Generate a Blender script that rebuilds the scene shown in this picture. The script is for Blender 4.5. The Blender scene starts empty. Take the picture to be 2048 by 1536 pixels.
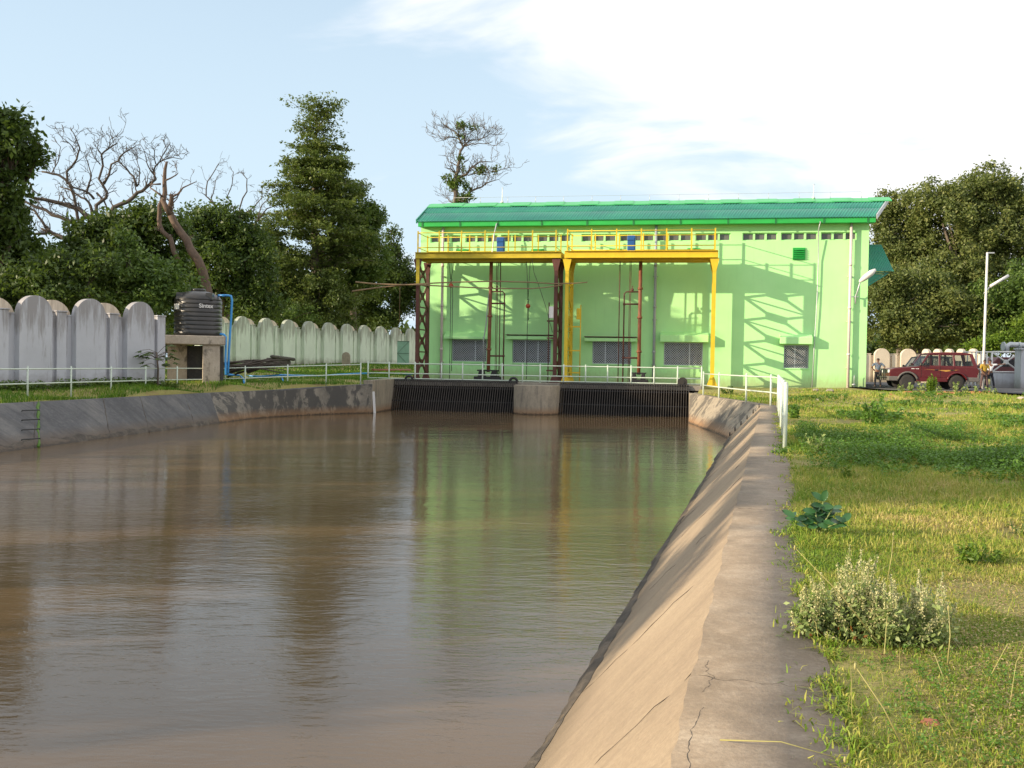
import bpy, bmesh, math, random
import numpy as np
from mathutils import Vector, Matrix
from mathutils.geometry import delaunay_2d_cdt
rad = math.radians
PI = math.pi
scene = bpy.context.scene
COL = scene.collection

# ------------------------------------------------------------------ camera
CAM_H, FPX, PITCH, ROLL = 1.45, 2000.0, 0.0206, 0.016
fwd = Vector((0, math.cos(PITCH), -math.sin(PITCH)))
rgt0 = Vector((1, 0, 0))
up0 = rgt0.cross(fwd)
rgt = rgt0*math.cos(ROLL) + up0*math.sin(ROLL)
upv = up0*math.cos(ROLL) - rgt0*math.sin(ROLL)
CAM = Vector((0, 0, CAM_H))
cam_d = bpy.data.cameras.new('camera')
cam = bpy.data.objects.new('camera', cam_d)
COL.objects.link(cam)
M3 = Matrix((rgt, upv, -fwd)).transposed()
cam.matrix_world = Matrix.Translation(CAM) @ M3.to_4x4()
cam_d.sensor_width = 36
cam_d.lens = FPX/2048*36
cam_d.clip_start = 0.05
cam_d.clip_end = 5000
scene.camera = cam

# ------------------------------------------------------------------ light
SUN_TRAVEL = Vector((2.05, 0.64, -0.56)).normalized()
sun_d = bpy.data.lights.new('sun', 'SUN')
sun_d.energy = 4.3
sun_d.angle = rad(0.5)
sun_d.color = (1.0, 0.83, 0.60)
sun = bpy.data.objects.new('sun', sun_d)
COL.objects.link(sun)
sun.rotation_euler = SUN_TRAVEL.to_track_quat('-Z', 'Y').to_euler()
sun.location = (-30, -10, 30)
SUN_EL = math.asin(-SUN_TRAVEL.z)
SUN_AZ = math.atan2(-SUN_TRAVEL.x, -SUN_TRAVEL.y)      # from +Y clockwise
world = bpy.data.worlds.new('World')
scene.world = world
world.use_nodes = True
def build_world():
    nt = world.node_tree; N = nt.nodes; L = nt.links
    N.clear()
    out = N.new('ShaderNodeOutputWorld'); bg = N.new('ShaderNodeBackground')
    bg.inputs[1].default_value = 0.15
    sky = N.new('ShaderNodeTexSky'); sky.sky_type = 'NISHITA'
    sky.sun_disc = False; sky.sun_elevation = SUN_EL; sky.sun_rotation = SUN_AZ
    sky.air_density = 1.0; sky.dust_density = 1.5; sky.ozone_density = 1.2
    tc = N.new('ShaderNodeTexCoord')
    sep = N.new('ShaderNodeSeparateXYZ'); L.new(tc.outputs['Generated'], sep.inputs[0])
    # cloud plane projection: direction / (z + k)
    addz = N.new('ShaderNodeMath'); addz.operation = 'ADD'; addz.inputs[1].default_value = 0.22
    L.new(sep.outputs['Z'], addz.inputs[0])
    dx = N.new('ShaderNodeMath'); dx.operation = 'DIVIDE'; L.new(sep.outputs['X'], dx.inputs[0]); L.new(addz.outputs[0], dx.inputs[1])
    dy = N.new('ShaderNodeMath'); dy.operation = 'DIVIDE'; L.new(sep.outputs['Y'], dy.inputs[0]); L.new(addz.outputs[0], dy.inputs[1])
    cmb = N.new('ShaderNodeCombineXYZ'); L.new(dx.outputs[0], cmb.inputs[0]); L.new(dy.outputs[0], cmb.inputs[1])
    mp = N.new('ShaderNodeMapping'); mp.inputs['Rotation'].default_value = (0, 0, rad(25)); mp.inputs['Scale'].default_value = (1.0, 1.7, 1)
    mp.inputs['Location'].default_value = (3.1, 1.7, 0)
    L.new(cmb.outputs[0], mp.inputs[0])
    n1 = N.new('ShaderNodeTexNoise'); n1.inputs['Scale'].default_value = 1.3; n1.inputs['Detail'].default_value = 9; n1.inputs['Roughness'].default_value = 0.52
    n1.inputs['Distortion'].default_value = 0.8
    L.new(mp.outputs[0], n1.inputs[0])
    # more cloud to the right (+X)
    xz = N.new('ShaderNodeMath'); xz.operation = 'MULTIPLY_ADD'; xz.inputs[1].default_value = 1.5; L.new(sep.outputs['Z'], xz.inputs[0]); L.new(sep.outputs['X'], xz.inputs[2])
    bias = N.new('ShaderNodeMapRange'); bias.inputs[1].default_value = 0.22; bias.inputs[2].default_value = 0.74
    bias.inputs[3].default_value = -0.15; bias.inputs[4].default_value = 0.20
    L.new(xz.outputs[0], bias.inputs[0])
    ad = N.new('ShaderNodeMath'); ad.operation = 'ADD'; L.new(n1.outputs[0], ad.inputs[0]); L.new(bias.outputs[0], ad.inputs[1])
    cr = N.new('ShaderNodeMapRange'); cr.interpolation_type = 'SMOOTHSTEP'
    cr.inputs[1].default_value = 0.40; cr.inputs[2].default_value = 0.66
    L.new(ad.outputs[0], cr.inputs[0])
    # humid veil near the horizon
    hz = N.new('ShaderNodeMapRange'); hz.interpolation_type = 'SMOOTHSTEP'
    hz.inputs[1].default_value = 0.0; hz.inputs[2].default_value = 0.55; hz.inputs[3].default_value = 0.95; hz.inputs[4].default_value = 0.55
    L.new(sep.outputs['Z'], hz.inputs[0])
    veil = N.new('ShaderNodeMix'); veil.data_type = 'RGBA'
    L.new(hz.outputs[0], veil.inputs[0]); L.new(sky.outputs[0], veil.inputs[6]); veil.inputs[7].default_value = (2.95, 3.65, 4.2, 1)
    mix = N.new('ShaderNodeMix'); mix.data_type = 'RGBA'
    L.new(cr.outputs[0], mix.inputs[0]); L.new(veil.outputs[2], mix.inputs[6]); mix.inputs[7].default_value = (4.7, 4.7, 4.8, 1)
    L.new(mix.outputs[2], bg.inputs[0]); L.new(bg.outputs[0], out.inputs[0])
build_world()
scene.view_settings.view_transform = 'Standard'
scene.view_settings.look = 'None'
scene.view_settings.gamma = 1
scene.view_settings.exposure = 0.72
scene.cycles.max_bounces = 6
scene.cycles.transparent_max_bounces = 12
scene.cycles.use_denoising = True

# ------------------------------------------------------------------ survey: photo measurements to metres
def ray(px, py):
    return rgt*((px-1024)/FPX) - upv*((py-768)/FPX) + fwd
def W(px, py, D):
    r = ray(px, py); return CAM + r*(D/r.y)
def Gz(px, py, z):
    r = ray(px, py); return CAM + r*((z-CAM_H)/r.z)
TILT = rad(10.5)
RC = W(1731, 778, 58)                      # right front corner of the pump house, at the ground
UV = Vector((math.cos(TILT), -math.sin(TILT), 0))
NV = Vector((-math.sin(TILT), -math.cos(TILT), 0))   # towards the camera
def FU(px, py, n=0.0):
    """(u, z) on the plane n metres in front of the facade"""
    r = ray(px, py); t = ((RC + NV*n) - CAM).dot(NV)/r.dot(NV)
    p = CAM + r*t
    return (p-RC).dot(UV), p.z
U0 = FU(840, 600)[0]                       # left end of the facade
F0 = RC + UV*U0; F0.z = 0
def LU(px, py, n=0.0):
    u, z = FU(px, py, n); return u-U0, z   # local to the building's empty
def FW(u, n, z):                           # building-local to world
    p = F0 + UV*u + NV*n; return Vector((p.x, p.y, z))
WATER = -1.35
DECK = 0.36

# ------------------------------------------------------------------ mesh helpers
def tag(o, label=None, cat=None, group=None, kind=None):
    if label: o['label'] = label
    if cat: o['category'] = cat
    if group: o['group'] = group
    if kind: o['kind'] = kind
    return o
def empty(name, loc=(0,0,0), rz=0.0, label=None, cat=None, group=None):
    o = bpy.data.objects.new(name, None); COL.objects.link(o)
    o.empty_display_size = .3
    o.location = loc; o.rotation_euler = (0, 0, rz)
    return tag(o, label, cat, group)
def np_obj(name, V, F, mat, parent=None, smooth=False):
    V = np.asarray(V, dtype=np.float32).reshape(-1, 3); F = np.asarray(F, dtype=np.int32)
    k = F.shape[1]
    me = bpy.data.meshes.new(name)
    me.vertices.add(len(V)); me.vertices.foreach_set('co', V.ravel())
    me.loops.add(F.size); me.loops.foreach_set('vertex_index', F.ravel())
    me.polygons.add(len(F)); me.polygons.foreach_set('loop_start', np.arange(0, F.size, k, dtype=np.int32))
    me.polygons.foreach_set('loop_total', np.full(len(F), k, dtype=np.int32))
    if smooth: me.polygons.foreach_set('use_smooth', np.ones(len(F), dtype=bool))
    me.update(calc_edges=True); me.validate()
    me.materials.append(mat)
    o = bpy.data.objects.new(name, me); COL.objects.link(o)
    if parent: o.parent = parent
    return o
class MB:
    def __init__(s): s.v = []; s.f = []; s.sm = []
    def add(s, vs, fs, smooth=False):
        b = len(s.v); s.v += [tuple(v) for v in vs]
        for f in fs: s.f.append(tuple(i+b for i in f)); s.sm.append(smooth)
        return s
    def box(s, x0, x1, y0, y1, z0, z1):
        v = [(x0,y0,z0),(x1,y0,z0),(x1,y1,z0),(x0,y1,z0),(x0,y0,z1),(x1,y0,z1),(x1,y1,z1),(x0,y1,z1)]
        return s.add(v, [(0,3,2,1),(4,5,6,7),(0,1,5,4),(1,2,6,5),(2,3,7,6),(3,0,4,7)])
    def bar(s, a, b, w, h=None, up=(0,0,1)):
        """box beam from a to b, w across, h along up"""
        h = h or w; a = Vector(a); b = Vector(b); d = (b-a).normalized(); u = Vector(up)
        if abs(d.dot(u)) > .95: u = Vector((0,1,0))
        x = d.cross(u).normalized()*w/2; y = x.cross(d).normalized()*h/2
        v = [a-x-y, a+x-y, a+x+y, a-x+y, b-x-y, b+x-y, b+x+y, b-x+y]
        return s.add(v, [(0,3,2,1),(4,5,6,7),(0,1,5,4),(1,2,6,5),(2,3,7,6),(3,0,4,7)])
    def tube(s, pts, r, n=8, r1=None, cap=True):
        pts = [Vector(p) for p in pts]; m = len(pts); rs = r if isinstance(r, (list, tuple)) else [r + ((r1 if r1 is not None else r)-r)*i/(m-1) for i in range(m)]
        b = len(s.v); ref = None
        for i, p in enumerate(pts):
            d = (pts[min(i+1, m-1)]-pts[max(i-1, 0)]).normalized()
            if ref is None:
                ref = Vector((0,0,1)) if abs(d.z) < .9 else Vector((1,0,0))
            x = d.cross(ref).normalized(); y = x.cross(d).normalized(); ref = y
            for k in range(n):
                a = 2*PI*k/n; s.v.append(tuple(p + (x*math.cos(a)+y*math.sin(a))*rs[i]))
        for i in range(m-1):
            for k in range(n):
                k2 = (k+1) % n
                s.f.append((b+i*n+k, b+i*n+k2, b+(i+1)*n+k2, b+(i+1)*n+k)); s.sm.append(True)
        if cap:
            s.f.append(tuple(b+k for k in reversed(range(n)))); s.sm.append(False)
            s.f.append(tuple(b+(m-1)*n+k for k in range(n))); s.sm.append(False)
        return s
    def lathe(s, prof, n=24, c=(0,0,0), cap=True):
        b = len(s.v)
        for r, z in prof:
            for k in range(n):
                a = 2*PI*k/n; s.v.append((c[0]+r*math.cos(a), c[1]+r*math.sin(a), c[2]+z))
        for i in range(len(prof)-1):
            for k in range(n):
                k2 = (k+1) % n
                s.f.append((b+i*n+k, b+i*n+k2, b+(i+1)*n+k2, b+(i+1)*n+k)); s.sm.append(True)
        if cap:
            s.f.append(tuple(b+k for k in reversed(range(n)))); s.sm.append(False)
            s.f.append(tuple(b+(len(prof)-1)*n+k for k in range(n))); s.sm.append(False)
        return s
    def prism(s, poly, y0, y1, axis='y'):
        """polygon in (x,z) extruded in y (or polygon (y,z) extruded in x, or (x,y) in z)"""
        n = len(poly)
        if axis == 'y': v = [(p[0], y0, p[1]) for p in poly] + [(p[0], y1, p[1]) for p in poly]
        elif axis == 'x': v = [(y0, p[0], p[1]) for p in poly] + [(y1, p[0], p[1]) for p in poly]
        else: v = [(p[0], p[1], y0) for p in poly] + [(p[0], p[1], y1) for p in poly]
        f = [tuple(range(n)), tuple(reversed(range(n, 2*n)))] + [(i, i+n, (i+1) % n + n, (i+1) % n) for i in range(n)]
        return s.add(v, f)
    def ball(s, c, r, n=10, m=6, sz=1.0):
        prof = [(r*math.sin(PI*(i+.0)/m) if 0 < i < m else r*.02, -r*sz*math.cos(PI*i/m)) for i in range(m+1)]
        return s.lathe(prof, n, c)
    def build(s, name, mat, parent=None, bevel=0.0, seg=1, local=None):
        me = bpy.data.meshes.new(name); me.from_pydata(s.v, [], s.f)
        me.polygons.foreach_set('use_smooth', s.sm); me.update(); me.materials.append(mat)
        if any(len(f) > 4 for f in s.f) or True:
            bm = bmesh.new(); bm.from_mesh(me)
            bmesh.ops.recalc_face_normals(bm, faces=bm.faces)
            ng = [f for f in bm.faces if len(f.verts) > 4]
            if ng: bmesh.ops.triangulate(bm, faces=ng)
            bm.to_mesh(me); bm.free()
        o = bpy.data.objects.new(name, me); COL.objects.link(o)
        if parent: o.parent = parent
        if bevel:
            b = o.modifiers.new('bevel', 'BEVEL'); b.width = bevel; b.segments = seg; b.limit_method = 'ANGLE'; b.angle_limit = rad(50)
        return o
def copy_tree(o, parent=None, **kw):
    c = o.copy(); COL.objects.link(c)
    if parent is not None: c.parent = parent
    for ch in list(o.children): copy_tree(ch, c)
    return c

# ------------------------------------------------------------------ materials
def new_mat(name):
    m = bpy.data.materials.new(name); m.use_nodes = True
    return m, m.node_tree.nodes, m.node_tree.links, m.node_tree.nodes['Principled BSDF']
def coords(N, L, scale=(1,1,1), world_space=False):
    if world_space:
        g = N.new('ShaderNodeNewGeometry'); src = g.outputs['Position']
    else:
        t = N.new('ShaderNodeTexCoord'); src = t.outputs['Object']
    mp = N.new('ShaderNodeMapping'); mp.inputs['Scale'].default_value = scale
    L.new(src, mp.inputs[0]); return mp.outputs[0]
def noise(N, L, vec, scale, detail=5, rough=.6, dist=0.0):
    n = N.new('ShaderNodeTexNoise'); n.inputs['Scale'].default_value = scale; n.inputs['Detail'].default_value = detail
    n.inputs['Roughness'].default_value = rough; n.inputs['Distortion'].default_value = dist
    L.new(vec, n.inputs['Vector']); return n.outputs[0]
def ramp(N, L, fac, stops):
    r = N.new('ShaderNodeValToRGB'); e = r.color_ramp.elements
    while len(e) < len(stops): e.new(.5)
    for i, (p, c) in enumerate(stops):
        e[i].position = p; e[i].color = (c[0], c[1], c[2], 1)
    L.new(fac, r.inputs[0]); return r.outputs[0]
def mixc(N, L, fac, a, b, mode='MIX'):
    m = N.new('ShaderNodeMix'); m.data_type = 'RGBA'; m.blend_type = mode
    if isinstance(fac, (int, float)): m.inputs[0].default_value = fac
    else: L.new(fac, m.inputs[0])
    for i, c in ((6, a), (7, b)):
        if isinstance(c, (tuple, list)): m.inputs[i].default_value = (c[0], c[1], c[2], 1)
        else: L.new(c, m.inputs[i])
    return m.outputs[2]
def mrange(N, L, v, a, b, c=0.0, d=1.0):
    m = N.new('ShaderNodeMapRange'); m.inputs[1].default_value = a; m.inputs[2].default_value = b
    m.inputs[3].default_value = c; m.inputs[4].default_value = d; L.new(v, m.inputs[0]); return m.outputs[0]
def bump(N, L, P, h, strength=.3, dist=.02):
    b = N.new('ShaderNodeBump'); b.inputs['Strength'].default_value = strength; b.inputs['Distance'].default_value = dist
    L.new(h, b.inputs['Height']); L.new(b.outputs[0], P.inputs['Normal'])
def paint(name, col, rough=.5, var=.18, scale=3.0, dirt=(.10,.08,.06), dirt_amt=.25, bmp=.1, metal=0.0, wscale=None):
    """painted or plain surface with mottling and dirt"""
    m, N, L, P = new_mat(name)
    v = coords(N, L, wscale or (1,1,1))
    n1 = noise(N, L, v, scale, 6, .65); n2 = noise(N, L, v, scale*4.3, 5, .6)
    dark = tuple(c*(1-var) for c in col); lite = tuple(min(1, c*(1+var*.6)) for c in col)
    c = ramp(N, L, n1, [(.3, dark), (.7, lite)])
    d = mrange(N, L, n2, .56, .8, 0, dirt_amt)
    c = mixc(N, L, d, c, dirt)
    L.new(c, P.inputs['Base Color']); P.inputs['Roughness'].default_value = rough; P.inputs['Metallic'].default_value = metal
    if bmp: bump(N, L, P, n2, bmp, .01)
    return m
M = {}
M['yellow'] = paint('yellow_paint', (.70,.49,.02), .45, .12, 2.0, (.20,.10,.03), .35, .05)
M['yellow2'] = paint('faded_yellow_paint', (.54,.42,.02), .5, .15, 2.0, (.2,.1,.04), .35, .05)
M['rust'] = paint('red_oxide_steel', (.11,.035,.025), .6, .35, 5.0, (.05,.02,.015), .5, .1)
M['rust2'] = paint('rusty_pipe_steel', (.24,.085,.04), .65, .35, 4.0, (.07,.03,.02), .6, .15)
M['blacksteel'] = paint('black_tarred_steel', (.018,.017,.018), .5, .3, 6.0, (.06,.04,.03), .5, .1)
M['rackbar'] = paint('rusty_black_bars', (.055,.045,.036), .6, .4, 3.0, (.11,.075,.045), .5, .1)
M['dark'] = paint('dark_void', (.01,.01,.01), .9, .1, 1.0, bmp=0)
M['rail'] = paint('pale_mint_rail_paint', (.58,.66,.56), .45, .08, 5.0, (.25,.2,.13), .5, .04)
M['blue'] = paint('blue_enamel', (.015,.09,.30), .4, .1, 5.0, bmp=0)
M['bluepipe'] = paint('blue_pvc', (.05,.30,.68), .4, .08, 5.0, bmp=0)
M['white'] = paint('white_paint', (.72,.70,.68), .5, .06, 4.0, (.4,.33,.25), .4, .05)
M['pinkpvc'] = paint('pinkish_white_pvc', (.68,.58,.55), .4, .06, 4.0, (.4,.3,.2), .3, .03)
M['greypvc'] = paint('grey_pvc', (.36,.40,.43), .45, .08, 4.0, bmp=.03)
M['steel'] = paint('grey_galvanised', (.50,.52,.54), .4, .12, 8.0, bmp=.05, metal=.3)
M['redball'] = paint('orange_red_hoist_paint', (.42,.07,.025), .5, .2, 8.0)
M['bamboo'] = paint('weathered_bamboo', (.26,.17,.09), .7, .3, 9.0)
M['gutter'] = paint('bright_green_gutter', (.025,.40,.07), .42, .12, 1.2, (.02,.18,.04), .4, .05)
M['ridge'] = paint('ridge_green', (.06,.44,.15), .42, .14, 1.2, (.02,.2,.08), .3, .05)
M['alu'] = paint('aluminium_frame', (.55,.56,.58), .35, .06, 8.0, bmp=0, metal=.5)
M['gate_green'] = paint('dull_green_gate', (.20,.36,.27), .55, .15, 3.0)
M['tank'] = paint('black_tank_plastic', (.032,.030,.028), .33, .2, 2.0, (.09,.07,.05), .4, .05)
M['tyre'] = paint('tyre_rubber', (.03,.028,.026), .85, .2, 8.0, (.14,.10,.06), .6)
M['brick'] = paint('red_brick', (.38,.13,.07), .85, .25, 9.0, (.55,.5,.45), .3)
M['bark'] = paint('grey_bark', (.14,.11,.085), .9, .4, 7.0, (.05,.04,.03), .6, .6, wscale=(1,1,.3))
M['deadwood'] = paint('bleached_dead_wood', (.085,.068,.056), .9, .3, 5.0, (.08,.06,.05), .5, .5, wscale=(1,1,.4))
M['redbark'] = paint('reddish_bark', (.13,.088,.064), .9, .35, 5.0, (.06,.04,.03), .6, .6, wscale=(1,1,.4))

def facade_mat():
    m, N, L, P = new_mat('light_green_wall_paint')
    v = coords(N, L)
    n1 = noise(N, L, v, .7, 6, .6); vs = coords(N, L, (2.2, 2.2, .18)); n2 = noise(N, L, vs, 1.6, 6, .65)
    n3 = noise(N, L, v, 38, 4, .6)
    c = ramp(N, L, n1, [(.3, (.42,.82,.34)), (.7, (.47,.88,.375))])
    c = mixc(N, L, mrange(N, L, n2, .55, .85, 0, .34), c, (.30,.60,.25))
    n6 = noise(N, L, coords(N, L, (5.5, 5.5, .12)), 1.2, 6, .7); c = mixc(N, L, mrange(N, L, n6, .60, .78, 0, .35), c, (.22,.36,.16))
    n7 = noise(N, L, v, .28, 3, .5); c = mixc(N, L, mrange(N, L, n7, .5, .62, 0, .16), c, (.55,.85,.45))
    sp = N.new('ShaderNodeSeparateXYZ'); t = N.new('ShaderNodeTexCoord'); L.new(t.outputs['Object'], sp.inputs[0])
    # mud splash band along the ground
    ns = noise(N, L, coords(N, L, (3,3,1)), 2.0, 5, .7)
    ad = N.new('ShaderNodeMath'); ad.operation = 'MULTIPLY_ADD'; ad.inputs[1].default_value = -.9; L.new(ns, ad.inputs[0]); L.new(sp.outputs['Z'], ad.inputs[2])
    c = mixc(N, L, mrange(N, L, ad.outputs[0], -.1, .75, .7, 0), c, (.30,.30,.14))
    L.new(c, P.inputs['Base Color']); P.inputs['Roughness'].default_value = .62; bump(N, L, P, n3, .12, .01)
    return m
M['facade'] = facade_mat()
def roof_mat():
    m, N, L, P = new_mat('teal_roof_sheet')
    v = coords(N, L); n1 = noise(N, L, v, .45, 5, .6); n2 = noise(N, L, coords(N, L, (1.0, 4.0, 1)), 3, 4, .6)
    c = ramp(N, L, n1, [(.3, (.03,.215,.17)), (.55, (.035,.28,.19)), (.75, (.05,.35,.21))])
    c = mixc(N, L, mrange(N, L, n2, .5, .8, 0, .3), c, (.07,.26,.22))
    L.new(c, P.inputs['Base Color']); P.inputs['Roughness'].default_value = .4
    return m
M['roof'] = roof_mat()
def concrete(name, base, dark, lite, scale=1.0, stain=(.05,.048,.045), stain_lo=.52, stain_hi=.7, amt=.7, streak=(1,1,1), bmp=.35, rough=.85, tide=None, grain=True):
    m, N, L, P = new_mat(name)
    v = coords(N, L, (1,1,1), True); vs = coords(N, L, streak, True)
    n1 = noise(N, L, v, .9*scale, 7, .65); n2 = noise(N, L, vs, 1.3*scale, 8, .68, .4); n3 = noise(N, L, v, 45, 5, .7); n4 = noise(N, L, v, 9, 6, .7)
    c = ramp(N, L, n1, [(.3, dark), (.5, base), (.72, lite)])
    c = mixc(N, L, mrange(N, L, n4, .45, .72, 0, .6), c, lite)
    n5 = noise(N, L, v, 21, 6, .75); c = mixc(N, L, mrange(N, L, n5, .5, .68, 0, .5), c, dark)
    c = mixc(N, L, mrange(N, L, n2, stain_lo, stain_hi, 0, amt), c, stain)
    if grain: c = mixc(N, L, mrange(N, L, n3, .35, .65, 0, .45), c, tuple(x*.55 for x in base))
    if tide:
        sp = N.new('ShaderNodeSeparateXYZ'); g = N.new('ShaderNodeNewGeometry'); L.new(g.outputs['Position'], sp.inputs[0])
        ad = N.new('ShaderNodeMath'); ad.operation = 'MULTIPLY_ADD'; ad.inputs[1].default_value = -.35; L.new(n4, ad.inputs[0]); L.new(sp.outputs['Z'], ad.inputs[2])
        c = mixc(N, L, mrange(N, L, ad.outputs[0], WATER-.10, WATER+.28, .75, 0), c, tide)
        c = mixc(N, L, mrange(N, L, ad.outputs[0], WATER-.16, WATER-.08, .9, 0), c, (.035,.028,.02))
    L.new(c, P.inputs['Base Color']); P.inputs['Roughness'].default_value = rough
    h = N.new('ShaderNodeMath'); h.operation = 'MULTIPLY_ADD'; h.inputs[1].default_value = .5; L.new(n3, h.inputs[0]); L.new(n4, h.inputs[2])
    bump(N, L, P, h.outputs[0], bmp, .02)
    return m
M['slab'] = concrete('coping_concrete', (.27,.21,.15), (.18,.14,.10), (.40,.335,.26), 1.6, (.13,.105,.08), .47, .7, .6, (1,1,1), .5)
M['slope'] = concrete('slope_concrete', (.335,.255,.17), (.26,.195,.135), (.40,.31,.21), .8, (.17,.13,.09), .5, .78, .55, (.45,3.2,.45), .3, tide=(.10,.075,.045))  # streaks down the slope put sun bands, formwork lines and stains into the colour
M['leftlining'] = concrete('weathered_lining_concrete', (.098,.098,.102), (.065,.066,.07), (.20,.19,.175), .7, (.045,.045,.048), .48, .68, .7, (.5,2.2,.6), .3, tide=(.10,.065,.035))
M['patchy'] = concrete('peeling_plaster_concrete', (.33,.28,.21), (.22,.19,.15), (.50,.43,.33), .8, (.07,.065,.06), .47, .53, .85, (1.4,.8,.6), .35, tide=(.30,.16,.07))
M['patchyleft'] = concrete('dark_blotched_concrete', (.20,.18,.15), (.13,.12,.10), (.36,.32,.26), .9, (.05,.05,.05), .46, .52, .9, (1.2,1.2,.8), .35, tide=(.26,.14,.06))
M['pier'] = concrete('pier_concrete', (.34,.29,.22), (.24,.21,.17), (.46,.39,.30), 1.4, (.10,.09,.08), .5, .66, .6, (3.0,3.0,.5), .3, tide=(.28,.15,.07))
M['deckc'] = concrete('deck_concrete', (.26,.23,.19), (.16,.15,.13), (.36,.32,.27), 1.2, bmp=.3)
M['stand'] = concrete('mouldy_plaster', (.48,.40,.31), (.38,.32,.25), (.62,.54,.43), 1.2, (.07,.06,.05), .5, .6, .8, (1.2,1.2,.7), .25)
def whitewash(name, base, dark, amt=.8, lo=.46, hi=.60):
    m, N, L, P = new_mat(name)
    v = coords(N, L); vs = coords(N, L, (3.6,3.6,.35))
    n1 = noise(N, L, v, .8, 6, .6); n2 = noise(N, L, vs, 1.5, 8, .7, .2); n3 = noise(N, L, v, 2.6, 7, .72)
    sp = N.new('ShaderNodeSeparateXYZ'); t = N.new('ShaderNodeTexCoord'); L.new(t.outputs['Object'], sp.inputs[0])
    c = ramp(N, L, n1, [(.3, tuple(x*.86 for x in base)), (.7, base)])
    # grime runs down from the exposed tops
    z = mrange(N, L, sp.outputs['Z'], 1.6, 3.5, -.12, .13)
    ad = N.new('ShaderNodeMath'); ad.operation = 'ADD'; L.new(n2, ad.inputs[0]); L.new(z, ad.inputs[1])
    c = mixc(N, L, mrange(N, L, ad.outputs[0], lo, hi, 0, amt), c, dark)
    ad2 = N.new('ShaderNodeMath'); ad2.operation = 'MULTIPLY_ADD'; ad2.inputs[1].default_value = -1.1; L.new(n3, ad2.inputs[0]); L.new(sp.outputs['Z'], ad2.inputs[2])
    c = mixc(N, L, mrange(N, L, ad2.outputs[0], -.45, .1, .6, 0), c, (.16,.13,.10))
    L.new(c, P.inputs['Base Color']); P.inputs['Roughness'].default_value = .85; bump(N, L, P, n3, .2, .02)
    return m
M['whitewash'] = whitewash('whitewashed_plaster', (.53,.54,.58), (.20,.175,.16), .62)
M['greenwash'] = whitewash('pale_green_plaster', (.64,.72,.60), (.17,.16,.12), .65)
M['creamwash'] = whitewash('cream_plaster', (.70,.60,.47), (.22,.16,.11), .5, .55, .75)

def leaf_mat(name, c0, c1, c2, trans=.33, rough=.5):
    m, N, L, P = new_mat(name)
    g = N.new('ShaderNodeNewGeometry')
    v = coords(N, L, (1,1,1), True); n1 = noise(N, L, v, .55, 4, .6)
    ad = N.new('ShaderNodeMath'); ad.operation = 'MULTIPLY_ADD'; ad.inputs[1].default_value = .55
    L.new(g.outputs['Random Per Island'], ad.inputs[0]); L.new(mrange(N, L, n1, .3, .7, 0, .45), ad.inputs[2])
    c = ramp(N, L, ad.outputs[0], [(.05, c0), (.5, c1), (.95, c2)])
    L.new(c, P.inputs['Base Color']); P.inputs['Roughness'].default_value = rough
    P.inputs['Specular IOR Level'].default_value = .35
    tr = N.new('ShaderNodeBsdfTranslucent'); L.new(mixc(N, L, .5, c, (.16,.24,.02), 'MIX'), tr.inputs[0])
    ms = N.new('ShaderNodeMixShader'); ms.inputs[0].default_value = trans
    L.new(P.outputs[0], ms.inputs[1]); L.new(tr.outputs[0], ms.inputs[2]); L.new(ms.outputs[0], N['Material Output'].inputs[0])
    return m
M['leaf_dark'] = leaf_mat('dark_mango_leaves', (.030,.052,.014), (.058,.10,.022), (.11,.165,.035))
M['leaf_mid'] = leaf_mat('mid_green_leaves', (.04,.08,.018), (.09,.155,.03), (.17,.24,.05))
M['leaf_cone'] = leaf_mat('feathery_green_leaves', (.06,.095,.025), (.125,.17,.04), (.22,.25,.065))
M['leaf_olive'] = leaf_mat('olive_green_leaves', (.07,.10,.03), (.15,.185,.055), (.25,.26,.08))
M['leaf_bright'] = leaf_mat('bright_yellow_green_leaves', (.06,.12,.012), (.13,.22,.02), (.22,.30,.03))
M['leaf_weed'] = leaf_mat('weed_leaves', (.05,.12,.016), (.10,.22,.026), (.17,.30,.045))
M['leaf_big'] = leaf_mat('waxy_blue_green_leaves', (.025,.08,.03), (.04,.12,.04), (.06,.16,.05), .12, .3)
M['leaf_white'] = leaf_mat('woolly_white_flower_spikes', (.40,.38,.16), (.55,.52,.27), (.66,.61,.38), .2, .8)
M['leaf_grey'] = leaf_mat('grey_green_leaves', (.18,.25,.07), (.28,.36,.12), (.40,.44,.2))
M['leaf_red'] = leaf_mat('reddish_stems', (.25,.07,.02), (.30,.13,.04), (.22,.2,.05))
M['straw'] = leaf_mat('straw_stalks', (.32,.30,.08), (.42,.38,.14), (.5,.46,.22), .2)
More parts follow.
